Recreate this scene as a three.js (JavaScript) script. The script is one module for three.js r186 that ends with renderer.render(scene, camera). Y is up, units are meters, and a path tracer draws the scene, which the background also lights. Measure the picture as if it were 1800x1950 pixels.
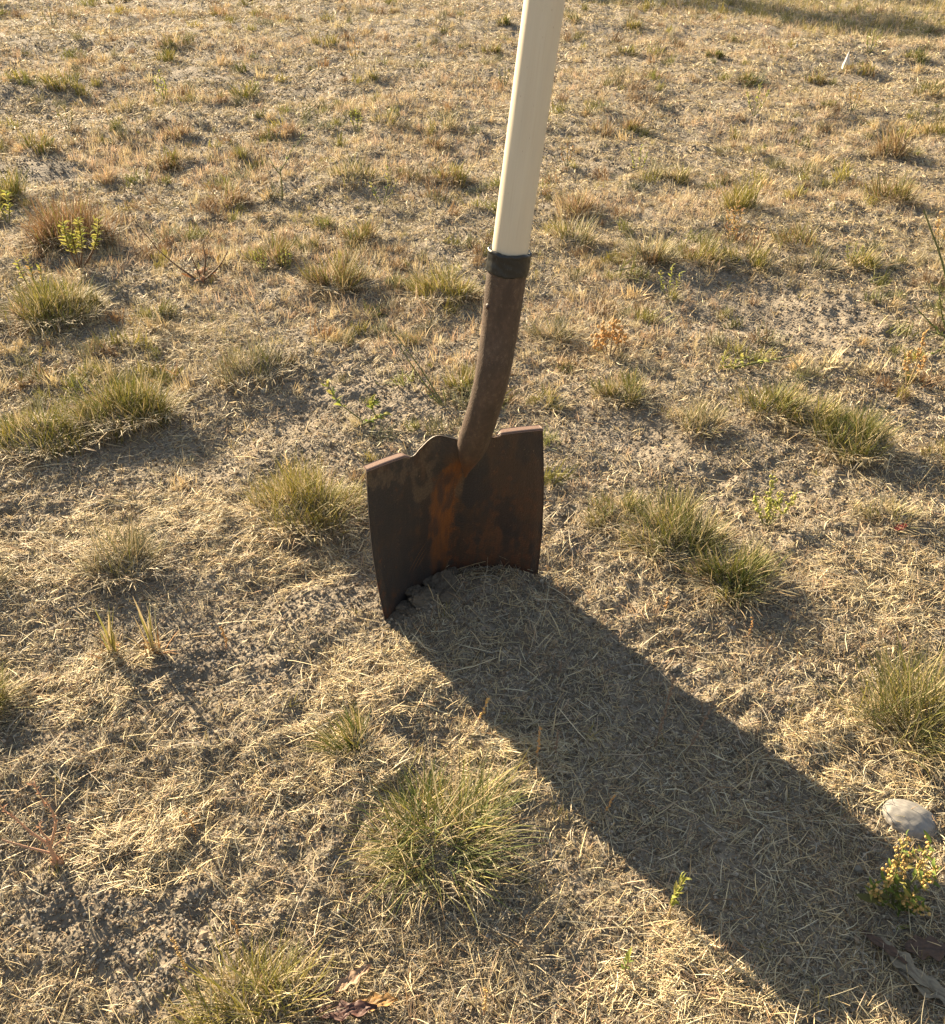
import * as THREE from 'three';
import { createNoise2D, createNoise3D } from 'simplex-noise';
import { mergeGeometries } from 'three/addons/utils/BufferGeometryUtils.js';

// ---------------------------------------------------------------- camera, sky, sun, exposure
const scene = new THREE.Scene();
const PITCH = 34 * Math.PI / 180, CAMH = 0.8, FPX = 1800;
const camera = new THREE.PerspectiveCamera(2 * Math.atan(975 / FPX) * 180 / Math.PI, 1800 / 1950, 0.02, 900);
camera.position.set(0, CAMH, 0);
camera.rotation.x = -PITCH;
camera.updateMatrixWorld();

const SUN_EL = 20.5 * Math.PI / 180;
const sunDir = new THREE.Vector3(-0.633 * Math.cos(SUN_EL), Math.sin(SUN_EL), -0.774 * Math.cos(SUN_EL)).normalize();
const sun = new THREE.DirectionalLight(new THREE.Color().setRGB(1, 0.80, 0.54), 5);
sun.position.copy(sunDir).multiplyScalar(30);
sun.castShadow = true;
sun.shadow.mapSize.set(4096, 4096);
Object.assign(sun.shadow.camera, { left: -9, right: 9, top: 9, bottom: -9, near: 1, far: 60 });
scene.add(sun); scene.add(sun.target);

{ // clear late-afternoon sky: blue overhead, pale warm towards the horizon, brighter round the sun
  const W = 256, H = 128, d = new Float32Array(W * H * 4), v = new THREE.Vector3();
  for (let j = 0; j < H; j++) for (let i = 0; i < W; i++) {
    const ph = (i + 0.5) / W * 2 * Math.PI - Math.PI, el = ((j + 0.5) / H - 0.5) * Math.PI;
    v.set(Math.cos(el) * Math.cos(ph), Math.sin(el), Math.cos(el) * Math.sin(ph));
    const e = Math.max(0, v.y), t = Math.pow(1 - e, 3.2), c = Math.max(0, v.dot(sunDir));
    const g = 0.5 * Math.pow(c, 6) + 1.2 * Math.pow(c, 40);
    const k = 0.21;
    const o = (j * W + i) * 4;
    d[o] = k * (0.40 + 0.54 * t + g * 1.0);
    d[o + 1] = k * (0.50 + 0.40 * t + g * 0.8);
    d[o + 2] = k * (0.66 + 0.10 * t + g * 0.5);
    d[o + 3] = 1;
  }
  const tex = new THREE.DataTexture(d, W, H, THREE.RGBAFormat, THREE.FloatType);
  tex.mapping = THREE.EquirectangularReflectionMapping; tex.magFilter = THREE.LinearFilter; tex.needsUpdate = true;
  scene.background = tex; scene.environment = tex;
}
const renderer = new THREE.WebGLRenderer({ antialias: true });
renderer.setSize(945, 1024);
renderer.toneMapping = THREE.LinearToneMapping;
renderer.toneMappingExposure = 4.4;
renderer.shadowMap.enabled = true;

// ---------------------------------------------------------------- helpers
function rng(a) { return () => { a |= 0; a = a + 0x6D2B79F5 | 0; let t = Math.imul(a ^ a >>> 15, 1 | a); t = t + Math.imul(t ^ t >>> 7, 61 | t) ^ t; return ((t ^ t >>> 14) >>> 0) / 4294967296; }; }
const R0 = rng(20240611);
const n2 = createNoise2D(rng(7)), n2b = createNoise2D(rng(91)), n3 = createNoise3D(rng(5));
const V3 = (x, y, z) => new THREE.Vector3(x, y, z);
const clamp = (x, a = 0, b = 1) => Math.min(b, Math.max(a, x));
const sst = (a, b, x) => { const t = clamp((x - a) / (b - a)); return t * t * (3 - 2 * t); };
const mix = (a, b, t) => a + (b - a) * t;
const mix3 = (a, b, t) => [mix(a[0], b[0], t), mix(a[1], b[1], t), mix(a[2], b[2], t)];
const fbm = (x, y, o = 4, f = n2) => { let s = 0, a = 0.5, t = 0; for (let i = 0; i < o; i++) { s += a * f(x, y); t += a; x = x * 2.03 + 17.3; y = y * 2.03 - 9.1; a *= 0.5; } return s / t; };
const gauss = (r) => { let s = 0; for (let i = 0; i < 4; i++) s += r(); return (s - 2) * 1.7; };
const lin2srgb = (c) => c <= 0.0031308 ? 12.92 * c : 1.055 * Math.pow(c, 1 / 2.4) - 0.055;
const taken = {};
function numbered(name) { const k = taken[name] = (taken[name] ?? -1) + 1; return k ? name + '_' + String(k).padStart(3, '0') : name; }
function shade(o) { o.traverse(m => { if (m.isMesh) { m.castShadow = true; m.receiveShadow = true; } }); return o; }
function tag(o, label, category, group, kind) { o.userData.label = label; o.userData.category = category; if (group) o.userData.group = group; if (kind) o.userData.kind = kind; return o; }
function thing(name, label, category, pos, group) { const g = new THREE.Group(); g.name = numbered(name); g.position.copy(pos); scene.add(g); tag(g, label, category, group); return g; }
function part(name, geo, mat, parent, kind) { const m = new THREE.Mesh(geo, mat); m.name = name; m.castShadow = m.receiveShadow = true; if (kind) m.userData.kind = kind; parent.add(m); return m; }

// ---------------------------------------------------------------- terrain height
// gentle swells, lumps and crumbly relief; tufts sit on low mounds, the blade has heaved the soil in front of it
const mounds = [];           // [x, z, radius, height]
function baseH(x, z) {
  const d = Math.hypot(x, z), far = sst(1.6, 5, d);
  let h = 0.010 * n2(x * 1.7, z * 1.7) + 0.006 * n2b(x * 4.3, z * 4.3);
  h += far * 0.035 * n2b(x * 0.8 + 5, z * 0.8);
  return h - 0.0;
}
function moundH(x, z) {
  let h = 0;
  for (const m of mounds) { const dx = x - m[0], dz = z - m[1], q = (dx * dx + dz * dz) / (m[2] * m[2]); if (q < 6) h += m[3] * Math.exp(-q * 1.3); }
  return h;
}
function fineH(x, z) {
  const rough = 0.55 + 0.45 * n2(x * 2.1 + 40, z * 2.1);
  const d = Math.hypot(x, z);
  return sst(1.3, 3, d) * 0.010 * n2b(x * 5.5 + 9, z * 5.5) + rough * (0.0062 * n2(x * 14, z * 14) + 0.0046 * n2b(x * 33, z * 33)) + 0.0024 * n2(x * 75, z * 75);
}
const fade = (x, z) => sst(0.02, 0.2, Math.hypot(x + 0.01, (z + 0.97)));     // quiet soil right at the blade so that it sits as measured
const surfH = (x, z) => baseH(x, z) * fade(x, z) + fineH(x, z) + moundH(x, z);

const fwd = V3(0, -Math.sin(PITCH), -Math.cos(PITCH)), upv = V3(0, Math.cos(PITCH), -Math.sin(PITCH));
// survey: where a spot read off the photograph lies on the ground
function spot(px, py) {
  const d = V3((px - 900) / FPX, 0, 0).addScaledVector(upv, (975 - py) / FPX).add(fwd);
  let h = 0, p;
  for (let i = 0; i < 5; i++) { const t = (h - CAMH) / d.y; p = V3(d.x * t, h, d.z * t); h = baseH(p.x, p.z) * fade(p.x, p.z); }
  p.y = h; p.depth = p.clone().sub(camera.position).dot(fwd); p.mpp = p.depth / FPX;   // metres per pixel there
  return p;
}

// ---------------------------------------------------------------- ribbons (grass blades) collected in one geometry
class Ribbons {
  constructor() { this.p = []; this.c = []; this.i = []; this.n = 0; }
  // a blade: root, azimuth, lean at root, extra droop, length, width, twist
  blade(x, y, z, az, lean, droop, len, w, tw, col, segs = 3) {
    const ca = Math.cos(az), sa = Math.sin(az), wx = -Math.sin(az + tw), wz = Math.cos(az + tw);
    let px = x, py = y, pz = z; const b0 = this.n;
    for (let s = 0; s <= segs; s++) {
      const t = s / segs, ww = w * 0.5 * (s === segs ? 0.12 : 1 - 0.55 * t * t);
      this.p.push(px - wx * ww, py, pz - wz * ww, px + wx * ww, py, pz + wz * ww);
      this.c.push(...col, ...col); this.n += 2;
      if (s < segs) { const a = lean + droop * (t + 0.5 / segs), l = len / segs, sn = Math.sin(a) * l; px += ca * sn; pz += sa * sn; py += Math.cos(a) * l; if (py < 0.001) py = 0.001 + 0.002 * t; }
    }
    for (let s = 0; s < segs; s++) { const a = b0 + s * 2; this.i.push(a, a + 2, a + 1, a + 1, a + 2, a + 3); }
  }
  geo() {
    const g = new THREE.BufferGeometry();
    g.setAttribute('position', new THREE.Float32BufferAttribute(this.p, 3));
    g.setAttribute('color', new THREE.Float32BufferAttribute(this.c, 3));
    g.setIndex(this.i); g.computeVertexNormals(); return g;
  }
}
const vary = (c, r, a = 0.25) => { const k = 1 + (r() * 2 - 1) * a, w = (r() - 0.5) * a * 0.5; return [clamp(c[0] * k * (1 + w)), clamp(c[1] * k), clamp(c[2] * k * (1 - w))]; };

// ---------------------------------------------------------------- materials
const M = {
  grass: new THREE.MeshPhysicalMaterial({ vertexColors: true, roughness: 0.75, specularIntensity: 0.45, transmission: 0.35, thickness: 0, side: THREE.DoubleSide }),
  straw: new THREE.MeshStandardMaterial({ color: 0xffffff, roughness: 0.7 }),
  soilBit: new THREE.MeshStandardMaterial({ color: 0xffffff, roughness: 1 }),
};
const leafMats = {};
function leafMat(key, rgb, trans = 0.35, rough = 0.9) { return leafMats[key] ??= new THREE.MeshPhysicalMaterial({ color: new THREE.Color().setRGB(...rgb), roughness: rough, specularIntensity: 0.35, transmission: trans, thickness: 0, side: THREE.DoubleSide }); }
const solid = (key, rgb, rough = 0.8) => leafMats[key] ??= new THREE.MeshStandardMaterial({ color: new THREE.Color().setRGB(...rgb), roughness: rough });

const GREEN = [0.105, 0.135, 0.030], OLIVE = [0.185, 0.18, 0.046], YGREEN = [0.30, 0.265, 0.062], GREYG = [0.19, 0.18, 0.095];
const STRAW = [0.52, 0.425, 0.245], PALE = [0.58, 0.505, 0.34], BROWN = [0.27, 0.18, 0.095], PINK = [0.50, 0.37, 0.25], GREYS = [0.33, 0.295, 0.225];

// ---------------------------------------------------------------- tufts: table read off the photograph
// [px, py (foot), width px, height px, kind, label]
const TUFTS = [
  [585, 985, 235, 125, 'yellow', 'dense yellow-green dome of grass just left of the shovel blade'],
  [245, 800, 190, 120, 'olive', 'tall olive grass tuft rising from the end of the long low mat at left'],
  [75, 850, 230, 85, 'olive', 'long low mat of olive grass touching the left edge of the picture'],
  [165, 838, 130, 70, 'yellow', 'yellowish grass tuft bridging the low mat and the tall olive tuft'],
  [475, 722, 185, 80, 'grey', 'wide flattened grey-green tuft above the bare shaded soil left of the socket'],
  [232, 1085, 170, 130, 'grey', 'sparse grey-green tuft in straw above the two upright grass shoots', { thin: 0.6, lean: [0.1, 0] }],
  [840, 1620, 285, 245, 'green', 'large open green tuft in the foreground below the shovel blade shadow edge', { open: 1.5, thin: 0.7, lean: [0.1, -0.1], droop: 1.5 }],
  [668, 1425, 95, 160, 'green', 'narrow green tuft leaning left above the large foreground tuft', { lean: [-0.75, -0.35], thin: 0.5 }],
  [1765, 1400, 250, 240, 'greengrey', 'big pale green tuft cut off by the right edge above the grey stone', { open: 1.15, lean: [0.2, 0] }],
  [480, 1945, 270, 190, 'yellow', 'yellow-green tuft cut off by the bottom edge of the picture', { thin: 0.55, open: 1.15 }],
  [1180, 995, 150, 80, 'greengrey', 'left end tuft of the green clump row to the right of the blade'],
  [1290, 1040, 210, 125, 'greengrey', 'middle and widest tuft of the green clump row right of the blade'],
  [1395, 1120, 160, 130, 'green', 'dark green tuft at the lower end of the clump row right of the blade'],
  [1470, 785, 140, 90, 'olive', 'upper left tuft of the olive clump row near the right edge'],
  [1545, 815, 140, 90, 'olive', 'middle tuft of the olive clump row near the right edge'],
  [1625, 860, 170, 110, 'green', 'dark spiky lower right tuft of the olive clump row'],
  [1190, 762, 120, 80, 'greengrey', 'small tuft with a few bright green blades right of the socket bend'],
  [1330, 815, 125, 80, 'pale', 'pale feathery tuft left of the olive clump row'],
  [1685, 990, 140, 70, 'pale', 'thin pale green tuft beside the small red leaf'],
  [845, 570, 130, 80, 'yellow', 'rounded yellow-green tuft left of the black collar'],
  [640, 548, 125, 90, 'dryolive', 'brownish olive tuft left of the rounded yellow-green tuft'],
  [685, 458, 95, 60, 'dryolive', 'small dark-footed tuft standing above the brownish olive tuft'],
  [520, 500, 100, 65, 'dryolive', 'low dry tuft with yellow weeds left of the brownish olive tuft'],
  [428, 392, 95, 60, 'brown', 'orange-brown dry tuft between the skeleton weed and the far field'],
  [130, 462, 180, 110, 'red', 'large reddish dry bush of fine stems behind the yellow-green weed at left'],
  [100, 605, 200, 95, 'olive', 'sprawling olive tuft below the yellow-green weeds at the left edge'],
  [300, 612, 90, 50, 'greengrey', 'small green tuft right of the sprawling olive tuft'],
  [12, 385, 90, 95, 'olive', 'olive tuft cut by the left edge above the reddish bush'],
  [325, 315, 75, 52, 'dryolive', 'dark-footed tuft left of centre below a small brown tuft'],
  [340, 262, 65, 38, 'brown', 'small brown tuft right above the dark-footed tuft'],
  [78, 288, 75, 42, 'olive', 'green cushion of grass by a patch of bare earth near the left edge'],
  [670, 348, 130, 60, 'pale', 'broad pale dry tuft behind the branching green weed'],
  [858, 348, 85, 50, 'yellow', 'yellowish tuft left of the white handle'],
  [1055, 648, 105, 85, 'grey', 'grey dry tuft right of the socket'],
  [1100, 408, 100, 62, 'brown', 'tan-brown tuft right of the lower white handle'],
  [1095, 468, 110, 66, 'pale', 'pale tuft just right of the black collar'],
  [1148, 258, 66, 40, 'brown', 'left of two neighbouring brown tufts right of the handle'],
  [1203, 250, 44, 40, 'brown', 'right and smaller of two neighbouring brown tufts right of the handle'],
  [1240, 498, 100, 85, 'pale', 'upright straw-yellow tuft at the edge of the bare shaded ground'],
  [1335, 495, 110, 60, 'yellow', 'yellow-green tuft on the rim of the bare shaded ground'],
  [1425, 508, 110, 60, 'yellow', 'wide yellowish tuft on the rim of the bare ground, second from its left'],
  [1545, 515, 110, 50, 'grey', 'grey-brown tuft at the right rim of the bare shaded ground'],
  [1520, 470, 100, 60, 'dryolive', 'olive-brown tuft behind the rim of the bare ground'],
  [1410, 400, 90, 80, 'yellow', 'loose yellow tuft in the middle of the right-hand field'],
  [622, 92, 66, 36, 'yellow', 'far yellow tuft with a brown foot left of the handle top'],
  [470, 190, 66, 48, 'olive', 'far tuft with one bright yellow-green blade'],
  [315, 122, 62, 34, 'olive', 'far olive tuft with pale crossing blades'],
  [115, 172, 80, 46, 'olive', 'bushy olive tuft far back near the left edge'],
  [155, 128, 56, 30, 'brown', 'far brown tuft with a dark shadow beside the bushy olive tuft'],
  [842, 250, 80, 42, 'pale', 'pale tuft halfway up left of the handle'],
  [832, 282, 60, 36, 'brown', 'small brown tuft below the pale tuft left of the handle'],
  [935, 104, 54, 34, 'dryolive', 'far tuft close to the left of the upper handle'],
  [960, 50, 30, 24, 'green', 'tiny dark green tuft at the top left of the handle'],
  [1195, 108, 44, 30, 'greengrey', 'far grey-green tuft right of the upper handle'],
  [1360, 113, 38, 22, 'green', 'dark green cushion far back right of the handle'],
  [1418, 158, 50, 26, 'greengrey', 'far tuft in front of the dark green cushion'],
  [1552, 160, 56, 32, 'dryolive', 'far olive tuft in front of the white upright stone'],
  [1578, 205, 44, 22, 'green', 'dark tuft with a long shadow in front of the white stone'],
  [1695, 296, 84, 66, 'brown', 'orange-brown tuft near the upper right edge'],
  [1700, 385, 110, 78, 'dryolive', 'large olive-brown tuft below the orange-brown one at right'],
  [1770, 185, 76, 42, 'greengrey', 'dark grey-green tuft at the upper right edge'],
  [1745, 115, 60, 36, 'green', 'green tuft at the edge of the shaded band, far right'],
  [1640, 142, 90, 26, 'dryolive', 'low olive strip of grass right of the white stone'],
  [1208, 54, 44, 22, 'yellow', 'far yellow-green tuft at the top right of the handle'],
  [1782, 262, 70, 50, 'yellow', 'yellow-green tuft cut by the right edge in the upper field'],
  [1040, 775, 95, 50, 'yellow', 'golden cropped tuft right of the socket bend'],
  [880, 740, 85, 60, 'yellow', 'golden cropped tuft left of the socket bend'],
  [1788, 872, 90, 60, 'yellow', 'golden tuft cut by the right edge beside the dark spiky tuft'],
  [650, 655, 70, 55, 'pale', 'small pale tuft throwing a smooth round shadow left of the socket'],
  [1640, 512, 70, 60, 'yellow', 'bright yellow-green tuft at the right end of the bare ground'],
  [585, 470, 70, 40, 'greengrey', 'thin green tuft between two dark-footed tufts left of centre'],
  [1290, 345, 70, 40, 'pale', 'thin pale tuft in the field right of the handle'],
  [1530, 330, 90, 40, 'pale', 'wide thin pale tuft in the field at right'],
  [735, 240, 70, 40, 'pale', 'thin pale tuft left of the handle, middle distance'],
  [240, 215, 80, 36, 'pale', 'thin pale tuft in the left field, middle distance'],
  [540, 260, 80, 36, 'pink', 'pinkish dry tuft in the left field, middle distance'],
  [200, 345, 70, 36, 'pink', 'pinkish dry tuft beyond the reddish bush'],
  [-75, 1360, 190, 150, 'olive', 'olive tuft just beyond the left edge shading the lower left soil'],
  [-60, 1130, 150, 110, 'grey', 'grey tuft just beyond the left edge beside the two upright shoots'],
];
const KIND = {
  yellow: [[YGREEN, 5], [OLIVE, 4], [STRAW, 3]],
  olive: [[OLIVE, 5], [GREEN, 1.5], [STRAW, 3], [YGREEN, 3]],
  green: [[GREEN, 4], [OLIVE, 4], [STRAW, 2.4], [YGREEN, 1.5]],
  greengrey: [[GREEN, 2], [GREYG, 3], [OLIVE, 4], [STRAW, 3], [YGREEN, 1.5]],
  grey: [[GREYG, 6], [OLIVE, 2], [GREYS, 3], [STRAW, 2]],
  pale: [[PALE, 3], [STRAW, 3], [OLIVE, 3], [GREYG, 3]],
  dryolive: [[OLIVE, 4], [BROWN, 2.5], [STRAW, 2], [YGREEN, 1]],
  brown: [[BROWN, 5], [STRAW, 3], [OLIVE, 1], [PINK, 2]],
  red: [[[0.27, 0.165, 0.085], 5], [BROWN, 3], [OLIVE, 2], [PINK, 2]],
  pink: [[PINK, 5], [STRAW, 3], [BROWN, 1]],
};
function pick(list, r) { let s = 0; for (const l of list) s += l[1]; let t = r() * s; for (const l of list) { t -= l[1]; if (t <= 0) return l[0]; } return list[0][0]; }

for (const t of TUFTS) { const p = spot(t[0], t[1]); t.p = p; t.rad = t[2] * 0.5 * p.mpp; t.hgt = t[3] * p.mpp * (p.depth < 2 ? 0.78 : 0.9); mounds.push([p.x, p.z - t.rad * 0.25, t.rad * 0.75, Math.min(0.03, t.rad * 0.24)]); }
// heaved soil in front of the blade and other lumps
mounds.push([0.0, -0.985, 0.075, 0.011], [-0.055, -0.955, 0.05, 0.010], [0.06, -1.0, 0.05, 0.008]);
for (const [px, py, r, h] of [[420, 850, 60, -0.012], [1240, 830, 80, -0.012], [1400, 580, 150, -0.02], [700, 800, 60, 0.008], [540, 900, 60, -0.006], [90, 330, 70, -0.025], [250, 850, 60, -0.01], [960, 470, 80, 0.01], [630, 1130, 50, 0.006], [170, 535, 50, 0.02], [700, 640, 70, -0.012]]) { const p = spot(px, py); mounds.push([p.x, p.z, r * p.mpp, h]); }
const surf = (p) => V3(p.x, surfH(p.x, p.z), p.z);

// ---------------------------------------------------------------- ground sheet
function axis(a, b, dense0, dense1, step, grow) {   // grid lines: even inside the dense span, widening outside
  const xs = []; for (let x = dense0; x <= dense1 + 1e-9; x += step) xs.push(x);
  let s = step, x = dense1; while (x < b) { s *= grow; x += s; xs.push(Math.min(x, b)); }
  s = step; x = dense0; while (x > a) { s *= grow; x -= s; xs.unshift(Math.max(x, a)); }
  return xs;
}
const soilMap = (() => {
  const N = 1024, d = new Uint8Array(N * N * 4), nz = (x, y, f) => n3(Math.cos(x * 2 * Math.PI) * f, Math.sin(x * 2 * Math.PI) * f, 0) ;
  const tn = createNoise3D(rng(33));
  for (let j = 0; j < N; j++) for (let i = 0; i < N; i++) {
    const u = i / N, v = j / N;
    // tiling noise: blend of shifted copies
    const f = (s) => { const a = tn(u * s, v * s, s), b = tn((u - 1) * s, v * s, s), c = tn(u * s, (v - 1) * s, s), e = tn((u - 1) * s, (v - 1) * s, s); return mix(mix(a, b, u), mix(c, e, u), v); };
    const a = f(6), b = f(22), c = f(70), e = f(190);
    let col = mix3([0.130, 0.109, 0.080], [0.228, 0.193, 0.145], clamp(0.5 + 0.45 * a + 0.35 * b + 0.3 * c));
    col = mix3(col, [0.34, 0.295, 0.225], sst(0.45, 0.9, e + 0.3 * c) * 0.8);
    col = mix3(col, [0.075, 0.056, 0.042], sst(0.35, 0.85, -e + 0.4 * b) * 0.7);
    const o = (j * N + i) * 4; for (let k = 0; k < 3; k++) d[o + k] = 255 * lin2srgb(col[k]); d[o + 3] = 255;
  }
  const t = new THREE.DataTexture(d, N, N); t.colorSpace = THREE.SRGBColorSpace; t.wrapS = t.wrapT = THREE.RepeatWrapping; t.magFilter = THREE.LinearFilter; t.minFilter = THREE.LinearMipmapLinearFilter; t.generateMipmaps = true; t.needsUpdate = true;
  return t;
})();
const soilBump = (() => {
  const N = 1024, d = new Uint8Array(N * N * 4), tn = createNoise3D(rng(77));
  for (let j = 0; j < N; j++) for (let i = 0; i < N; i++) {
    const u = i / N, v = j / N;
    const f = (s) => { const a = tn(u * s, v * s, s), b = tn((u - 1) * s, v * s, s), c = tn(u * s, (v - 1) * s, s), e = tn((u - 1) * s, (v - 1) * s, s); return mix(mix(a, b, u), mix(c, e, u), v); };
    const h = clamp(0.5 + 0.28 * f(45) + 0.2 * f(120) + 0.12 * f(240)) * 255, o = (j * N + i) * 4; d[o] = d[o + 1] = d[o + 2] = h; d[o + 3] = 255;
  }
  const t = new THREE.DataTexture(d, N, N); t.wrapS = t.wrapT = THREE.RepeatWrapping; t.magFilter = THREE.LinearFilter; t.needsUpdate = true; return t;
})();
{
  const xs = axis(-400, 400, -1.0, 1.0, 0.0075, 1.045), zs = axis(-420, 60, -1.7, -0.28, 0.0075, 1.03);
  const nx = xs.length, nz = zs.length, P = new Float32Array(nx * nz * 3), UV = new Float32Array(nx * nz * 2), I = [];
  for (let j = 0; j < nz; j++) for (let i = 0; i < nx; i++) {
    const x = xs[i], z = zs[j], o = j * nx + i, d = Math.hypot(x, z);
    P[o * 3] = x; P[o * 3 + 2] = z; P[o * 3 + 1] = d < 30 ? surfH(x, z) : 0.035 * n2b(x * 0.8 + 5, z * 0.8);
    UV[o * 2] = x / 0.83; UV[o * 2 + 1] = z / 0.83;
  }
  for (let j = 0; j < nz - 1; j++) for (let i = 0; i < nx - 1; i++) { const a = j * nx + i; I.push(a, a + nx, a + 1, a + 1, a + nx, a + nx + 1); }
  const g = new THREE.BufferGeometry(); g.setAttribute('position', new THREE.BufferAttribute(P, 3)); g.setAttribute('uv', new THREE.BufferAttribute(UV, 2)); g.setIndex(I); g.computeVertexNormals();
  const m = new THREE.Mesh(g, new THREE.MeshStandardMaterial({ map: soilMap, bumpMap: soilBump, bumpScale: 0.005, roughness: 1 }));
  m.name = 'ground'; m.receiveShadow = m.castShadow = true; scene.add(m); tag(m, 'dry grey-brown soil of the field', 'ground', null, 'structure');
}
console.log('ground');

// ---------------------------------------------------------------- the shovel
const BL = V3(-0.1101, 0, -0.9264), BR = V3(0.0920, 0, -1.0215);       // where the two side edges enter the soil
const eu = BR.clone().sub(BL).normalize(), HALF = BR.distanceTo(BL) / 2, MID = BL.clone().add(BR).multiplyScalar(0.5);
const BV = V3(-0.0079, 0.25, 0.0296);                                    // soil line to heel
const bk = V3(-0.42238, 0.0930, -0.89822);                               // away from the hollow face
const TOPV = (u) => { const a = Math.abs(u); return 1 - 0.012 * sst(0.56, 0.50, a) * sst(0.38, 0.46, a) + 0.085 * sst(0.47, 0.15, a); };
function bladeDepth(u, v) {
  const D = mix(0.058, 0.014, sst(-0.1, 1.0, v)), a = Math.abs(u);
  let d = D * (1 - Math.pow(a, 2)) + 0.006 * Math.exp(-((u / 0.17) ** 2)) * sst(1.0, 0.7, v);
  d -= 0.029 * Math.exp(-(((u - 0.06) / 0.2) ** 2)) * Math.pow(sst(0.66, 1.08, v), 1.2);
  d += 0.006 * sst(0.9, 1.0, a) * (1 - v);
  return d;
}
function bladeP(u, v, off = 0) { return MID.clone().addScaledVector(eu, u * HALF * (1 + 0.045 * Math.sin(Math.PI * clamp(v, 0, 1)))).addScaledVector(BV, v).addScaledVector(bk, bladeDepth(u, v) + off); }
const rustDots = createNoise2D(rng(12));
function bladeColor(u, v) {
  const w1 = fbm(u * 2.2 + 3, v * 2.6, 4), w2 = fbm(u * 7 + 9, v * 9, 4, n2b), f = fbm(u * 34, v * 42, 3), str = fbm(u * 26 + 4, v * 3.2, 3, n2b);
  let c = mix3([0.085, 0.056, 0.040], [0.052, 0.046, 0.045], sst(-0.3, 0.3, w1 - 0.5 * u - 0.1));
  c = mix3(c, [0.13, 0.062, 0.033], 0.7 * sst(0.0, 0.85, 0.6 * w2 + 0.2 * str + 0.65 * sst(0.15, 0.5, u) * sst(0.85, 0.5, v) - 0.2));
  c = mix3(c, [0.13, 0.05, 0.024], 0.8 * sst(0.0, 0.7, w2 * 0.8 + str * 0.4 + 0.6 * sst(0.5, 0.05, v) * sst(-0.2, -0.5, -Math.abs(u + 0.5) + 0.0) - 0.35));
  c = mix3(c, [0.15, 0.078, 0.045], 0.7 * sst(0.1, 0.6, w2 * 0.6 + 0.5 * Math.exp(-(((u - 0.55) / 0.35) ** 2) - (((v - 0.22) / 0.16) ** 2)) + 0.15 * f));
  // bright rust in the trough
  const hw = v > 0.75 ? mix(0.20, 0.06, sst(0.72, 0.97, v)) : mix(0.15, 0.20, sst(0, 0.6, v)), uc = mix(-0.10, -0.02, sst(0.5, 0.95, v)) + 0.04 * w2 + 0.02 * f;
  const om = sst(hw, hw * 0.6, Math.abs(u - uc)) * sst(0.99, 0.9, v) * (0.75 + 0.25 * w1) * mix(0.45, 1, sst(0.0, 0.45, v + 0.2 * w2));
  c = mix3(c, mix3([0.33, 0.12, 0.028], [0.17, 0.068, 0.026], clamp(0.4 + 0.9 * str)), om);
  // black scale patches and drips
  const drip = (cu, v0, v1, wd) => sst(1.0, 0.55, Math.abs(u - cu - 0.05 * w2) / (wd * sst(v0 - 0.02, v0 + 0.12, v + 0.02 * f))) * sst(v0, v0 + 0.03, v) * sst(v1 + 0.1, v1 - 0.03, v + 0.15 * w2);
  c = mix3(c, [0.045, 0.042, 0.045], 0.9 * drip(0.21, 0.50, 0.82, 0.13));
  c = mix3(c, [0.050, 0.040, 0.038], 0.85 * drip(0.62, 0.27, 0.52, 0.12));
  c = mix3(c, [0.045, 0.036, 0.034], 0.8 * drip(-0.32, 0.05, 0.8, 0.07));
  c = mix3(c, [0.040, 0.038, 0.040], 0.7 * sst(0.15, 0.5, fbm(u * 2.5 - 8, v * 2, 3) + 0.5 * Math.exp(-(((u + 0.62) / 0.3) ** 2) - (((v - 0.6) / 0.3) ** 2))));
  // dried mud, tide lines with their own outline
  const mudEdge = 0.865 + 0.055 * fbm(u * 5, 3.3, 3) + 0.03 * fbm(u * 13, v * 8, 2);
  let mud = sst(mudEdge, mudEdge + 0.02, v) * sst(-0.12, -0.3, u) * sst(0.1, -0.5, fbm(u * 6 + 20, v * 8, 3) - 0.25);
  mud = Math.max(mud, sst(0.15, 0.12, Math.hypot(u + 0.36 + 0.05 * w2, (v - 0.80) * 1.1 + 0.06 * w1)) * sst(0.06, 0.10, Math.hypot(u + 0.37, (v - 0.86))) * 0.9);
  mud = Math.max(mud, sst(0.05, 0.02, Math.abs(u - mix(0.085, 0.17, sst(0.62, 1.0, v)) - 0.02 * w2)) * sst(0.60, 0.64, v) * sst(1.0, 0.94, v) * 0.9);
  c = mix3(c, [0.15, 0.112, 0.075], mud * (0.7 + 0.25 * f));
  // crumbs, scratches, fine pitting
  const cr = rustDots(u * 30, v * 34); c = mix3(c, [0.27, 0.20, 0.13], sst(0.8, 0.9, cr) * sst(0.2, 0.6, rustDots(u * 5, v * 5 + 8)) * 0.8);
  const sc = Math.abs(((u + 0.30) * 0.75 - (v - 0.30) * 1.15)); c = mix3(c, [0.34, 0.15, 0.05], 0.6 * sst(0.006, 0.002, Math.min(sc, Math.abs(sc - 0.05))) * sst(-0.62, -0.5, u) * sst(-0.28, -0.36, u) * sst(0.15, 0.2, v) * sst(0.45, 0.4, v));
  const pit = 0.9 + 0.18 * f + 0.10 * str + 0.07 * fbm(u * 80, v * 90, 2, n2b); return c.map(x => clamp(x * pit * 0.85, 0.006, 0.8));
}
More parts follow.
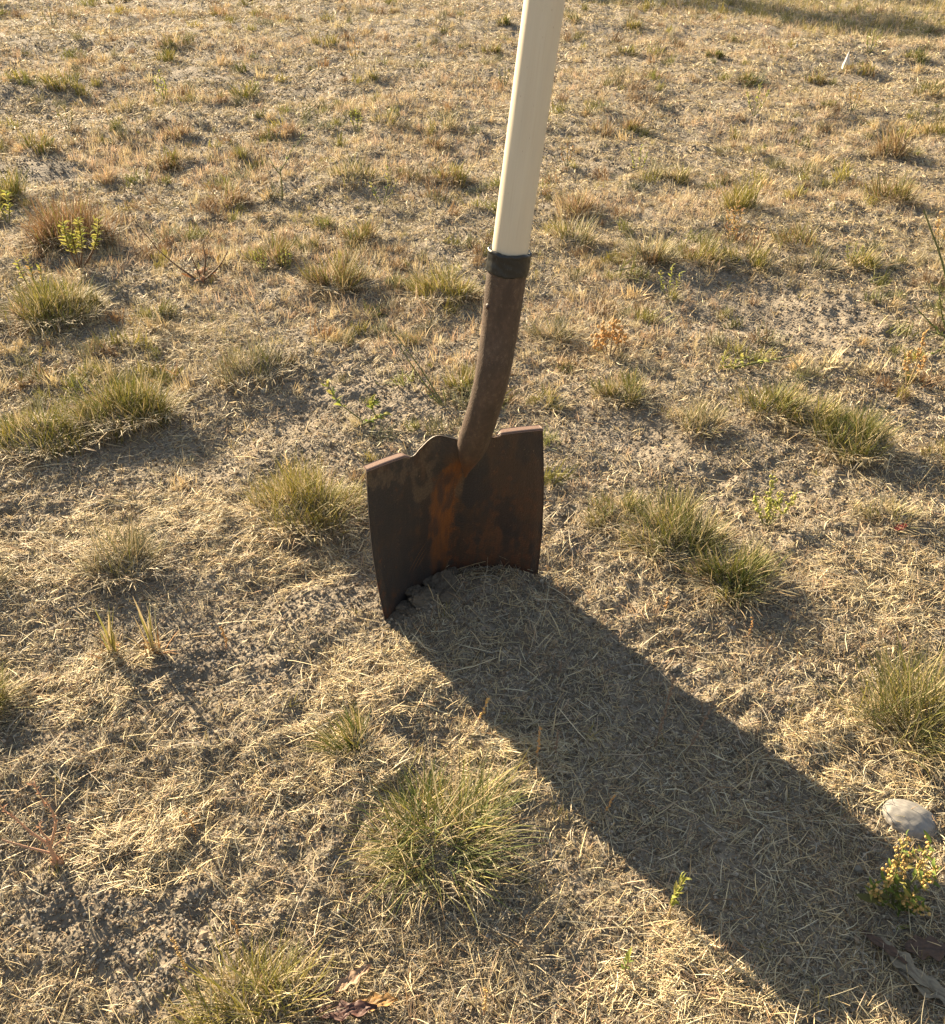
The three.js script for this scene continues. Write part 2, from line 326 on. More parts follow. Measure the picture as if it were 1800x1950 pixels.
function rustTexture(N, M2, fn) {
  const d = new Uint8Array(N * M2 * 4), r = new Uint8Array(N * M2 * 4);
  for (let j = 0; j < M2; j++) for (let i = 0; i < N; i++) {
    const c = fn(i / (N - 1), j / (M2 - 1)), o = (j * N + i) * 4;
    for (let k = 0; k < 3; k++) d[o + k] = 255 * lin2srgb(c[k]); d[o + 3] = 255;
    const h = clamp(0.5 + 0.4 * fbm(i / 9, j / 9, 3) + 0.6 * (c[0] - 0.08)); r[o] = r[o + 1] = r[o + 2] = 255 * h; r[o + 3] = 255;
  }
  const mk = (a) => { const t = new THREE.DataTexture(a, N, M2); t.magFilter = THREE.LinearFilter; t.minFilter = THREE.LinearMipmapLinearFilter; t.generateMipmaps = true; t.needsUpdate = true; return t; };
  const t = mk(d); t.colorSpace = THREE.SRGBColorSpace; return [t, mk(r)];
}
const [bladeTex, bladeBump] = rustTexture(768, 900, (s, t) => bladeColor(s * 2 - 1, t * 1.5 - 0.35));
M.blade = new THREE.MeshStandardMaterial({ map: bladeTex, bumpMap: bladeBump, bumpScale: 0.0008, roughness: 0.62, metalness: 0.12 });
M.step = new THREE.MeshStandardMaterial({ map: rustTexture(256, 64, (s, t) => { const a = fbm(s * 20, t * 6, 4); return mix3([0.20, 0.115, 0.08], [0.30, 0.20, 0.15], clamp(0.5 + a)); })[0], roughness: 0.6, metalness: 0.1 });

function sheet(fn, nu, nv, uvfn) {    // closed thin sheet from fn(s, t, side)
  const P = [], UV = [], I = [], n = (nu + 1) * (nv + 1);
  for (let side = 0; side < 2; side++) for (let j = 0; j <= nv; j++) for (let i = 0; i <= nu; i++) { const p = fn(i / nu, j / nv, side); P.push(p.x, p.y, p.z); UV.push(...uvfn(i / nu, j / nv)); }
  for (let j = 0; j < nv; j++) for (let i = 0; i < nu; i++) { const a = j * (nu + 1) + i, b = a + nu + 1; I.push(a, a + 1, b, a + 1, b + 1, b, n + a, n + b, n + a + 1, n + a + 1, n + b, n + b + 1); }
  const edge = (a, b) => I.push(a, n + a, b, b, n + a, n + b);
  for (let i = 0; i < nu; i++) { edge(i + 1, i); edge(nv * (nu + 1) + i, nv * (nu + 1) + i + 1); }
  for (let j = 0; j < nv; j++) { edge(j * (nu + 1), (j + 1) * (nu + 1)); edge((j + 1) * (nu + 1) + nu, j * (nu + 1) + nu); }
  const g = new THREE.BufferGeometry(); g.setAttribute('position', new THREE.Float32BufferAttribute(P, 3)); g.setAttribute('uv', new THREE.Float32BufferAttribute(UV, 2)); g.setIndex(I); g.computeVertexNormals(); return g;
}
function sweep(pts, rad, nr, ns, squash) {   // tube along smooth path; rad(t) or rad(t, ang); uv = (angle, t)
  const c = new THREE.CatmullRomCurve3(pts, false, 'centripetal'), P = [], UV = [], I = [];
  let prev = V3(1, 0, 0);
  for (let s = 0; s <= ns; s++) {
    const t = s / ns, p = c.getPointAt(t), T = c.getTangentAt(t), A = prev.clone().addScaledVector(T, -prev.dot(T)).normalize(), B = T.clone().cross(A); prev = A;
    for (let k = 0; k <= nr; k++) { const a = k / nr * 2 * Math.PI, r = rad(t, a), q = p.clone().addScaledVector(A, Math.cos(a) * r).addScaledVector(B, Math.sin(a) * r); P.push(q.x, q.y, q.z); UV.push(k / nr, t); }
  }
  for (let s = 0; s < ns; s++) for (let k = 0; k < nr; k++) { const a = s * (nr + 1) + k, b = a + nr + 1; I.push(a, a + 1, b, a + 1, b + 1, b); }
  const g = new THREE.BufferGeometry(); g.setAttribute('position', new THREE.Float32BufferAttribute(P, 3)); g.setAttribute('uv', new THREE.Float32BufferAttribute(UV, 2)); g.setIndex(I); g.computeVertexNormals();
  // close the seam in shading
  const N = g.attributes.normal; for (let s = 0; s <= ns; s++) { const a = s * (nr + 1), b = a + nr, x = N.getX(a) + N.getX(b), y = N.getY(a) + N.getY(b), z = N.getZ(a) + N.getZ(b), l = Math.hypot(x, y, z) || 1; N.setXYZ(a, x / l, y / l, z / l); N.setXYZ(b, x / l, y / l, z / l); }
  return g;
}
{
  const sh = thing('shovel', 'square-point shovel with cream wooden handle and rusty blade stuck upright in the soil', 'shovel', V3(0, 0, 0));
  // blade
  const v0 = -0.33;
  const bl = part('blade', sheet((s, t, side) => { const u = s * 2 - 1, v = mix(v0, TOPV(u), t); return bladeP(u, v, side * 0.0022); }, 96, 90, (s, t) => { const u = s * 2 - 1, v = mix(v0, TOPV(u), t); return [s, (v + 0.35) / 1.5]; }), M.blade, sh);
  bl.userData.label = 'rusty steel blade with an orange central trough';
  // turned-back foot steps along the heel
  for (const sg of [-1, 1]) {
    part('foot_step', sheet((s, t, side) => {
      const u = sg * mix(0.5, 1.0, sg > 0 ? s : 1 - s), Rr = 0.0022, k = side ? Rr - 0.0016 : Rr, ln = 0.0085 * sst(0.49, 0.60, Math.abs(u));
      const p = bladeP(u, TOPV(u) - 0.006), flat = Math.max(0, t - 0.5) * 2 * ln, b = Math.min(1, t * 2) * 1.62;
      return p.addScaledVector(bk, Rr - k * Math.cos(b) + flat * Math.sin(b) - 0.0003).addScaledVector(V3(0, 1, 0), k * Math.sin(b) + flat * Math.cos(b));
    }, 30, 8, (s, t) => [s, t]), M.step, bl);
  }
  // socket: pressed steel neck that bends out of the blade and tapers up to the collar
  const path = [[-0.0085, 0.2130, -0.9460], [-0.0052, 0.2370, -0.9370], [-0.0005, 0.2640, -0.9280], [0.0070, 0.2955, -0.9202], [0.0164, 0.3339, -0.9160], [0.0228, 0.3684, -0.9160], [0.0283, 0.4083, -0.9215], [0.0349, 0.4681, -0.9257], [0.0375, 0.4815, -0.9268]].map(a => V3(...a));
  const srad = (t, a) => { const base = mix(0.0178, 0.0203, sst(0.35, 1, t)); const low = sst(0.0, 0.24, t); return base * mix(0.12, 1, Math.pow(low, 0.75)) * (1 + 0.012 * n3(Math.cos(a) * 2, Math.sin(a) * 2, t * 9)); };
  const sockTex = rustTexture(512, 768, (s, t) => {
    const a = s * 2 * Math.PI, w1 = n3(Math.cos(a) * 1.0, Math.sin(a) * 1.0, t * 7), w2 = n3(Math.cos(a) * 3, Math.sin(a) * 3, t * 30 + 5), f = n3(Math.cos(a) * 18, Math.sin(a) * 18, t * 240), st = n3(Math.cos(a) * 1.6, Math.sin(a) * 1.6, t * 16 + 3);
    let c = mix3([0.066, 0.044, 0.030], [0.105, 0.068, 0.046], clamp(0.5 + 0.5 * w1 + 0.35 * st));
    c = mix3(c, [0.055, 0.036, 0.026], sst(0.1, 0.7, w2 + 0.3 * st) * 0.5); c = mix3(c, [0.20, 0.15, 0.10], sst(0.45, 0.9, -w2 + 0.3 * f) * 0.3);
    if (t < 0.2) c = mix3(c, [0.17, 0.07, 0.028], 0.7 * sst(0.2, 0.06, t + 0.04 * w2));
    const line = (y0) => sst(0.006, 0.003, Math.abs(t - y0 - 0.004 * Math.sin(a))) ;  // worn, unreadable stamping: broken pale ticks
    const ang = ((s + 0.5) % 1); if (t > 0.60 && t < 0.66 && s > 0.62 && s < 0.9) { const tick = sst(0.25, 0.6, n2(s * 95, Math.floor(t * 110) * 7.7)) * sst(-0.2, 0.5, n2b(s * 30, t * 200)); c = mix3(c, [0.22, 0.17, 0.11], tick * 0.5); }
    return c.map(x => x * (0.9 + 0.2 * f));
  });
  M.socket = new THREE.MeshStandardMaterial({ map: sockTex[0], bumpMap: sockTex[1], bumpScale: 0.0006, roughness: 0.6, metalness: 0.12 });
  const so = part('socket', sweep(path, srad, 40, 110), M.socket, sh);
  so.userData.label = 'brown rusted steel socket with worn stamping';
  // rivet in the left side of the socket
  {
    const ax = V3(0.0312, 0.436, -0.9240), out = V3(-0.80, 0.0, 0.60).normalize();
    const pr = [[0, 0.0022], [0.0018, 0.0019], [0.0032, 0.0009], [0.0040, -0.0008]].map(a => new THREE.Vector2(a[0], a[1]));
    const g = new THREE.LatheGeometry(pr, 14); const r = part('rivet', g, solid('rivet', [0.05, 0.025, 0.018], 0.6), so);
    r.quaternion.setFromUnitVectors(V3(0, 1, 0), out); r.position.copy(ax).addScaledVector(out, 0.0192);
  }
  // collar: black plastic ring, nicked and bumpy
  const H0 = V3(0.0349, 0.4681, -0.9257), HD = V3(0.0279, 0.241, -0.0081).normalize();
  const ring = []; for (const [r, y] of [[0.0199, -0.001], [0.0214, -0.0004], [0.0220, 0.001], [0.0221, 0.006], [0.0217, 0.012], [0.0221, 0.018], [0.0225, 0.0202], [0.0219, 0.0218], [0.0200, 0.0224], [0.0188, 0.0210], [0.0184, 0.017]]) ring.push(new THREE.Vector2(r, y));
  const dense = []; for (let i = 0; i < ring.length - 1; i++) for (let k = 0; k < 3; k++) dense.push(ring[i].clone().lerp(ring[i + 1], k / 3)); dense.push(ring[ring.length - 1]);
  const cg = new THREE.LatheGeometry(dense, 72); { const p = cg.attributes.position; for (let i = 0; i < p.count; i++) { const x = p.getX(i), y = p.getY(i), z = p.getZ(i), k = 1 + 0.018 * n3(x * 160, y * 190, z * 160) + 0.02 * Math.min(0, n3(x * 60 + 4, y * 70, z * 60)); p.setXYZ(i, x * k, y + 0.0009 * n3(x * 90, 3, z * 90), z * k); } cg.computeVertexNormals(); }
  const collarTex = rustTexture(256, 64, (s, t) => { const a = s * 2 * Math.PI, w = n3(Math.cos(a) * 5, Math.sin(a) * 5, t * 6), f = n3(Math.cos(a) * 18, Math.sin(a) * 18, t * 20); return mix3([0.009, 0.012, 0.013], [0.06, 0.07, 0.07], sst(0.45, 0.95, w * 0.6 + f * 0.6)); });
  const co = part('collar', cg, new THREE.MeshStandardMaterial({ map: collarTex[0], roughness: 0.34 }), sh);
  co.quaternion.setFromUnitVectors(V3(0, 1, 0), HD); co.position.copy(H0);
  co.userData.label = 'black collar between socket and handle';
  // handle: cream painted wood
  const woodTex = (() => {
    const N = 256, H = 1024, d = new Uint8Array(N * H * 4);
    for (let j = 0; j < H; j++) for (let i = 0; i < N; i++) {
      const a = i / N * 2 * Math.PI, t = j / H, g = n3(Math.cos(a) * 6, Math.sin(a) * 6, t * 3), f = n3(Math.cos(a) * 26, Math.sin(a) * 26, t * 18), w = n3(Math.cos(a) * 1.2, Math.sin(a) * 1.2, t * 9);
      let c = mix3([0.59, 0.52, 0.39], [0.64, 0.575, 0.44], clamp(0.5 + 0.2 * g + 0.4 * w)); c = mix3(c, [0.50, 0.40, 0.27], 0.2 * sst(0.45, 0.9, n3(Math.cos(a) * 10, Math.sin(a) * 10, t * 14)));
      const nick = n3(Math.cos(a) * 9, Math.sin(a) * 9, t * 130); c = mix3(c, [0.30, 0.19, 0.11], 0.8 * sst(0.93, 0.97, nick)); c = c.map(x => x * (1 + 0.01 * f));
      const o = (j * N + i) * 4; for (let k = 0; k < 3; k++) d[o + k] = 255 * lin2srgb(clamp(c[k])); d[o + 3] = 255;
    }
    const t = new THREE.DataTexture(d, N, H); t.colorSpace = THREE.SRGBColorSpace; t.magFilter = THREE.LinearFilter; t.wrapS = THREE.RepeatWrapping; t.needsUpdate = true; return t;
  })();
  const hp = [-0.07, 0.02, 0.2, 0.4, 0.7, 1.0, 1.17].map(k => H0.clone().addScaledVector(HD, k));
  const hg = sweep(hp, (t, a) => mix(0.0184, 0.0168, t) * (1 + 0.006 * n3(Math.cos(a) * 1.5, Math.sin(a) * 1.5, t * 30)) * (t > 0.985 ? Math.sqrt(Math.max(0, 1 - ((t - 0.985) / 0.0155) ** 2)) : 1), 40, 260);
  part('handle', hg, new THREE.MeshStandardMaterial({ map: woodTex, roughness: 0.48 }), sh).userData.label = 'cream painted wooden handle';
}
console.log('shovel');

// ---------------------------------------------------------------- tufts
let seed = 500;
for (const t of TUFTS) {
  const [px, py, wpx, hpx, kind, label] = t, r = rng(seed++), p = t.p, rad = t.rad, H = t.hgt, opt = t[6] ?? {}, lx = opt.lean?.[0] ?? 0, lz = opt.lean?.[1] ?? 0;
  const g = thing('grass_tuft', label, 'grass tuft', surf(p));
  const gy = (x, z) => surfH(p.x + x, p.z + z) - g.position.y;
  const A = new Ribbons(), pal = KIND[kind], near = p.depth;
  const bw = Math.max(0.0011, near * 0.00085), n = Math.round(clamp(wpx * hpx / 25, 140, 1000) * (kind === 'grey' || kind === 'pale' ? 0.7 : 1) * (opt.thin ?? 1));
  const nc = Math.max(4, Math.round(wpx / 22)), cl = [];            // a tuft is several small crowns grown into each other
  for (let i = 0; i < nc; i++) { const q = Math.sqrt((i + 0.6) / nc), a = i * 2.4 + r() * 0.8; cl.push([Math.cos(a) * q * rad * 0.72, Math.sin(a) * q * rad * 0.6 - rad * 0.1, (1.12 - 0.45 * q) * (0.75 + 0.45 * r()), a, q, r() * 6.28]); }
  const open = opt.open ?? 1;
  for (let i = 0; i < n; i++) {
    const c = cl[Math.floor(r() * nc)], x = c[0] + gauss(r) * rad * 0.16, z = c[1] + gauss(r) * rad * 0.14;
    const wx = Math.cos(c[3]) * c[4] * 0.75 + gauss(r) * 0.55 + Math.cos(c[5]) * 0.25 + lx, wz = Math.sin(c[3]) * c[4] * 0.75 + gauss(r) * 0.55 + Math.sin(c[5]) * 0.25 + lz, sp = Math.hypot(wx, wz);
    const len = H * (0.45 + 0.62 * r()) * c[2], lean = Math.min(1.15, 0.10 + 0.42 * sp * open);
    A.blade(x, gy(x, z) - 0.004, z, Math.atan2(wz, wx), lean, (0.1 + 1.0 * r() * r()) * open * (opt.droop ?? 1), len, bw * (0.7 + 0.5 * r()), r() * 2 - 1, vary(pick(pal, r), r, 0.3), 3);
  }
  part('blades', A.geo(), M.grass, g, 'stuff');
  // dead thatch combed down and outwards round the foot
  const B = new Ribbons(), m = Math.round(n * 0.5);
  for (let i = 0; i < m; i++) {
    const az = r() * 6.283, ro = rad * (0.45 + 0.5 * r()), x = Math.cos(az) * ro, z = Math.sin(az) * ro * 0.85;
    const side = Math.sin(az) > 0 ? 1.1 : 0.8;
    B.blade(x, gy(x, z) + 0.003 * r(), z, az + gauss(r) * 1.1, 0.85 + 0.55 * r(), 0.45 * r() + 0.1, Math.min(H, 0.055 * Math.max(1, near)) * (0.25 + 0.5 * r()) * side, bw * (0.7 + 0.5 * r()), r() - 0.5, vary(pick([[STRAW, 4], [BROWN, 2], [GREYS, 3], [PALE, 2]], r), r, 0.3), 3);
  }
  part('thatch', B.geo(), M.grass, g, 'stuff');
}
console.log('tufts');

// ---------------------------------------------------------------- loose ground cover
function bentTube(seedn, bend, kink) {   // unit straw along x, three-sided, gently bent
  const r = rng(seedn), P = [], I = [], segs = 4; const b1 = bend * (r() * 2 - 1), b2 = bend * 0.7 * r(), kk = kink * (r() * 2 - 1), kp = 0.3 + 0.4 * r();
  for (let s = 0; s <= segs; s++) {
    const t = s / segs, x = t - 0.5, cy = b2 * (0.25 - x * x) * 1.0, cz = b1 * (0.25 - x * x) + (t > kp ? kk * (t - kp) : 0), w = s === 0 || s === segs ? 0.55 : 1;
    for (let k = 0; k < 3; k++) { const a = k * 2.094 + 0.5; P.push(x, cy * 1.0, cz, 0, Math.cos(a) * 0.5 * w, Math.sin(a) * w); }
  }
  return { P, segs };
}
function strawGeo(seedn, bend, kink, aspect) {   // aspect: thickness / length, so bends scale with length while girth stays thin
  const { P, segs } = bentTube(seedn, bend, kink), pos = [], I = [];
  for (let i = 0; i < P.length; i += 6) pos.push(P[i], P[i + 1] + P[i + 4] * aspect, P[i + 2] + P[i + 5] * aspect);
  for (let s = 0; s < segs; s++) for (let k = 0; k < 3; k++) { const a = s * 3 + k, b = s * 3 + (k + 1) % 3; I.push(a, a + 3, b, b, a + 3, b + 3); }
  const g = new THREE.BufferGeometry(); g.setAttribute('position', new THREE.Float32BufferAttribute(pos, 3)); g.setIndex(I); g.computeVertexNormals(); return g;
}
const tmpM = new THREE.Matrix4(), tmpQ = new THREE.Quaternion(), tmpQ2 = new THREE.Quaternion(), tmpE = new THREE.Euler(), tmpS = V3(), tmpP = V3(), tmpC = new THREE.Color(), UPY = V3(0, 1, 0), nrm = V3();
function scatter(name, label, category, geos, mat, count, gen) {
  const bins = geos.map(() => []);
  for (let i = 0, tries = 0; i < count && tries < count * 6; tries++) { const o = gen(i); if (!o) continue; bins[i % geos.length].push(o); i++; }
  geos.forEach((g, k) => {
    const L = bins[k], im = new THREE.InstancedMesh(g, mat, L.length);
    L.forEach((o, i) => {
      const e = 0.006, hx = (surfH(o.x + e, o.z) - o.h) / e, hz = (surfH(o.x, o.z + e) - o.h) / e;
      nrm.set(-clamp(hx, -0.6, 0.6), 1, -clamp(hz, -0.6, 0.6)).normalize();
      tmpQ.setFromUnitVectors(UPY, nrm); tmpQ2.setFromEuler(tmpE.set(o.roll ?? 0, o.yaw, o.pitch ?? 0, 'YZX')); tmpQ.multiply(tmpQ2);
      tmpM.compose(tmpP.set(o.x, o.h + o.lift, o.z), tmpQ, tmpS.set(o.sx, o.sy, o.sz)); im.setMatrixAt(i, tmpM); im.setColorAt(i, tmpC.setRGB(...o.col));
    });
    im.name = numbered(name); im.castShadow = im.receiveShadow = true; im.frustumCulled = false; scene.add(im); tag(im, label(k), category, null, 'stuff');
  });
}
// how thickly straw covers the ground: patches of mat and of bare soil
const bare = [[640, 1130, 110, 1], [320, 1800, 150, 0.8], [120, 1750, 150, 0.6], [700, 740, 150, 0.6], [560, 790, 120, 0.5], [1400, 590, 220, 0.5], [1240, 830, 120, 0.65], [780, 800, 120, 0.5], [420, 880, 120, 0.45], [330, 1290, 110, 0.5], [90, 320, 110, 0.8], [450, 1270, 120, 0.4], [1600, 640, 160, 0.45], [1500, 600, 150, 0.4], [805, 1140, 60, 1.2], [760, 1175, 40, 1.0], [60, 1430, 90, 0.5]].map(([x, y, r, k]) => { const p = spot(x, y); return [p.x, p.z, r * p.mpp, k]; });
const mats = [[300, 1590, 130, 0.55], [620, 1450, 120, 0.3], [720, 1290, 110, 0.1], [110, 1060, 120, -0.3], [420, 990, 110, 0], [560, 1060, 120, 0.2], [1690, 1120, 130, 0], [1640, 1440, 130, -0.6], [1320, 1880, 140, 0.3], [180, 1310, 100, 0.7], [960, 1440, 100, -0.2], [330, 640, 130, 0], [1130, 670, 90, 0], [250, 990, 90, 0.2]].map(([x, y, r, a]) => { const p = spot(x, y); return [p.x, p.z, r * p.mpp, a]; });
function cover(x, z) {
  let c = 0.72 + 0.5 * fbm(x * 2.6, z * 2.6, 3) + 0.25 * n2b(x * 11, z * 11);
  for (const b of bare) { const q = ((x - b[0]) ** 2 + (z - b[1]) ** 2) / (b[2] * b[2]); if (q < 4) c -= b[3] * Math.exp(-q * 1.2); }
  for (const b of mats) { const q = ((x - b[0]) ** 2 + (z - b[1]) ** 2) / (b[2] * b[2]); if (q < 4) c += 0.55 * Math.exp(-q * 1.2); }
  return clamp(c, 0.02, 1);
}
const field = (r, z0 = 0.33, z1 = 10.5) => { const z = -Math.exp(mix(Math.log(z0), Math.log(z1), r())); return [(r() * 2 - 1) * (0.60 * -z + 0.42), z]; };
const strawCol = (r, gold) => vary(pick(gold ? [[STRAW, 5], [PALE, 3], [PINK, 1]] : [[STRAW, 3], [PALE, 2], [GREYS, 4], [BROWN, 1.6], [[0.12, 0.085, 0.055], 1.2]], r), r, 0.28);

{ // crumbs of soil
  const gs = [0, 1, 2].map(k => { const g = new THREE.IcosahedronGeometry(0.5, k === 0 ? 1 : 0), p = g.attributes.position, rr = rng(60 + k), m = new Map(); for (let i = 0; i < p.count; i++) { const key = [p.getX(i), p.getY(i), p.getZ(i)].map(v => v.toFixed(3)).join(); if (!m.has(key)) m.set(key, 0.75 + 0.5 * rr()); const s = m.get(key); p.setXYZ(i, p.getX(i) * s, p.getY(i) * s * 0.8, p.getZ(i) * s); } g.computeVertexNormals(); return g; });
  const r = rng(311);
  scatter('soil_crumbs', () => 'loose crumbs of grey-brown soil and grit', 'soil', gs, M.soilBit, 220000, () => {
    const [x, z] = field(r, 0.33, 6); const d = Math.hypot(x, z); if (r() < cover(x, z) * 0.4) return null;
    let s = (0.0016 + 0.0030 * Math.pow(r(), 2.5)) * (0.8 + 0.3 * d); if (r() < 0.004) s *= 2.6;
    const k = r(), col = k < 0.06 ? [0.36, 0.32, 0.26] : vary([0.205, 0.172, 0.128], r, 0.5);
    return { x, z, h: surfH(x, z), lift: s * 0.15, yaw: r() * 6.28, pitch: r() * 2, sx: s * (0.8 + 0.6 * r()), sy: s, sz: s, col };
  });
}
console.log('crumbs');
{ // chaff: short broken straw lying everywhere
  const gs = [0, 1, 2, 3].map(k => strawGeo(70 + k, 0.9, 0.7, 0.045)), r = rng(312);
  scatter('straw_chaff', () => 'short broken dry straw littering the soil', 'straw', gs, M.straw, 600000, () => {
    const [x, z] = field(r); const d = Math.hypot(x, z); if (r() > cover(x, z)) return null;
    const L = (0.0030 + 0.0145 * Math.pow(r(), 2.0)) * (0.45 + 0.55 * d), w = (0.6 + 0.6 * r()) * 0.00050 * (0.5 + 0.65 * d) / 0.045;
    const dark = r(); return { x, z, h: surfH(x, z), lift: 0.0005 + 0.004 * r() * r(), yaw: r() * 6.28, pitch: gauss(r) * 0.18, roll: r() * 6.28, sx: L, sy: Math.min(w, L * 2), sz: Math.min(w, L * 2), col: strawCol(r, dark < 0.2 + 0.4 * sst(1.5, 3.5, d)) };
  });
}
{ // long straws
  const gs = [0, 1, 2, 3, 4].map(k => strawGeo(90 + k, 0.14, 0.22, 0.012)), r = rng(313);
  scatter('long_straw', () => 'long pale dry stems lying loose on the ground', 'straw', gs, M.straw, 15000, () => {
    const [x, z] = field(r, 0.33, 5); const d = Math.hypot(x, z); if (r() > cover(x, z)) return null;
    const L = 0.022 + 0.075 * r() * r() * r(), w = (0.6 + 0.8 * r()) * 0.00052 * (0.5 + 0.5 * d) / 0.012;
    return { x, z, h: surfH(x, z), lift: 0.003 + 0.008 * r() * r(), yaw: r() * 6.28, pitch: gauss(r) * 0.12, roll: (r() - 0.5) * 1.2, sx: L, sy: w, sz: w, col: strawCol(r, r() < 0.35) };
  });
}
{ // stalks still standing or leaning in the near litter
  const gs = [0, 1, 2].map(k => strawGeo(120 + k, 0.12, 0.25, 0.016)), r = rng(317);
  scatter('standing_straw', () => 'thin pale stalks standing and leaning in the litter', 'straw', gs, M.straw, 5000, () => {
    const [x, z] = field(r, 0.33, 3.2), d = Math.hypot(x, z); if (r() > cover(x, z)) return null;
    const L = 0.014 + 0.034 * r() * r(), w = (0.6 + 0.6 * r()) * 0.0005 * (0.5 + 0.5 * d) / 0.016, p = 0.5 + 0.9 * r();
    return { x, z, h: surfH(x, z), lift: Math.sin(p) * L * 0.48, yaw: r() * 6.28, pitch: p, roll: r() * 6, sx: L, sy: w, sz: w, col: strawCol(r, r() < 0.6) };
  });
}
{ // combed mats of golden straw
  const gs = [0, 1, 2].map(k => strawGeo(110 + k, 0.16, 0.12, 0.018)), r = rng(314);
  scatter('straw_mat', () => 'golden straw combed into mats', 'straw', gs, M.straw, 19000, () => {
    const m = mats[Math.floor(r() * mats.length)], q = Math.sqrt(r()) * 1.25, a = r() * 6.28, x = m[0] + Math.cos(a) * q * m[2], z = m[1] + Math.sin(a) * q * m[2] * 0.8;
    if (r() < 0.5 * q || n2b(x * 13, z * 13) < -0.25) return null;
    const L = 0.014 + 0.04 * r() * r(), w = (0.6 + 0.7 * r()) * 0.00046 / 0.018;
    return { x, z, h: surfH(x, z), lift: 0.002 + 0.010 * r() * (1 - q * 0.6), yaw: m[3] + gauss(r) * 0.8 + 0.9 * n2(x * 7, z * 7), pitch: gauss(r) * 0.14, roll: (r() - 0.5) * 2, sx: L, sy: w, sz: w, col: strawCol(r, r() < 0.6) };
  });
}
{ // standing dry stubble, thickest in the far field
  const gs = [0, 1, 2, 3].map(k => { const r = rng(130 + k), A = new Ribbons(); for (let i = 0; i < 9; i++) { const az = r() * 6.28; A.blade(gauss(r) * 0.25, -0.1, gauss(r) * 0.25, az, 0.1 + 0.5 * r(), 0.7 * r(), 0.6 + 0.6 * r(), 0.040 + 0.015 * r(), r() - 0.5, [1, 1, 1], 3); } const g = A.geo(); return g; });
  const r = rng(315), mat = new THREE.MeshPhysicalMaterial({ color: 0xffffff, roughness: 0.8, transmission: 0.45, thickness: 0, side: THREE.DoubleSide });
  gs.forEach(g => g.deleteAttribute('color'));
  scatter('dry_stubble', () => 'short standing dry grass stubble covering the field', 'dry grass', gs, mat, 72000, () => {
    const [x, z] = field(r, 0.36, 12); const d = Math.hypot(x, z); const lush = sst(5.4, 6.0, 0.77 * x - 0.63 * z); if (r() > Math.max(lush, cover(x, z) * mix(0.07, 1, sst(1.15, 2.8, d)))) return null;
    const patch = fbm(x * 0.9 + 30, z * 0.9, 3), H = (0.011 + 0.024 * r() * r()) * (0.75 + 0.10 * d) * (1 + 0.9 * patch + 0.8 * lush), w = H * 0.8;
    const col = r() < lush * 0.75 ? vary(pick([[OLIVE, 3], [YGREEN, 4], [GREYG, 2], [STRAW, 2]], r), r, 0.25) : patch > 0.05 ? vary(pick([[PINK, 4], [STRAW, 3], [PALE, 2], [BROWN, 1]], r), r, 0.25) : vary(pick([[STRAW, 4], [PALE, 3], [GREYS, 2], [YGREEN, 1.2]], r), r, 0.25);
    return { x, z, h: surfH(x, z), lift: 0, yaw: r() * 6.28, sx: w, sy: H, sz: w, col };
  });
}
{ // small nameless clumps sprinkled over the far field
  const gs = [0, 1, 2, 3].map(k => { const r = rng(150 + k), A = new Ribbons(); for (let i = 0; i < 46; i++) { const a = r() * 6.28; A.blade(gauss(r) * 0.22, -0.12, gauss(r) * 0.22, a, 0.1 + 0.6 * r(), 0.6 * r(), 0.5 + 0.55 * r(), 0.045, r() - 0.5, [1, 1, 1], 3); } const g = A.geo(); g.deleteAttribute('color'); return g; });
  const r = rng(316), mat = new THREE.MeshPhysicalMaterial({ color: 0xffffff, roughness: 0.85, transmission: 0.3, thickness: 0, side: THREE.DoubleSide });
  scatter('grass_clumps', () => 'tiny dry clumps sprinkled over the far field', 'dry grass', gs, mat, 1500, () => {
    const [x, z] = field(r, 1.25, 12), d = Math.hypot(x, z); if (r() > cover(x, z) || fbm(x * 1.3 - 7, z * 1.3, 2) < -0.05) return null;
    const H = (0.022 + 0.03 * r()) * (0.7 + 0.13 * d), w = H * (0.9 + 0.6 * r());
    return { x, z, h: surfH(x, z), lift: 0, yaw: r() * 6.28, sx: w, sy: H, sz: w, col: vary(pick([[OLIVE, 3], [YGREEN, 2], [BROWN, 3], [STRAW, 2], [GREYG, 2]], r), r, 0.3) };
  });
}
console.log('cover');
// ---------------------------------------------------------------- weeds, shoots and stalks
const leafGeos = [0, 1, 2].map(k => {    // lance-shaped leaf, unit length along +x, folded on its midrib and curled
  const nu = 6, P = [], I = [], r = rng(800 + k), curl = 0.25 + 0.3 * k, wid = 0.12 + 0.03 * k;
  for (let i = 0; i <= nu; i++) { const t = i / nu, w = wid * Math.pow(Math.sin(Math.PI * Math.min(1, 0.08 + t * 0.92)), 0.8) + 0.004, y = curl * (t - t * t) * 0.9 - 0.18 * k * t * t; for (const s of [-1, 0, 1]) P.push(t, y + Math.abs(s) * w * 0.45, s * w); }
  for (let i = 0; i < nu; i++) for (let s = 0; s < 2; s++) { const a = i * 3 + s; I.push(a, a + 1, a + 3, a + 1, a + 4, a + 3); }
  const g = new THREE.BufferGeometry(); g.setAttribute('position', new THREE.Float32BufferAttribute(P, 3)); g.setIndex(I); g.computeVertexNormals(); return g;
});
const XAX = V3(1, 0, 0);
function addLeaf(parent, pos, dir, len, mat, k, roll = 0, wide = 1) {
  const m = part('leaf', leafGeos[k % 3], mat, parent); m.position.copy(pos);
  m.quaternion.setFromUnitVectors(XAX, dir.clone().normalize()).multiply(new THREE.Quaternion().setFromAxisAngle(XAX, roll)); m.scale.set(len, len, len * wide); return m;
}
const beadGeo = (() => { const g = new THREE.IcosahedronGeometry(1, 1); return g; })();
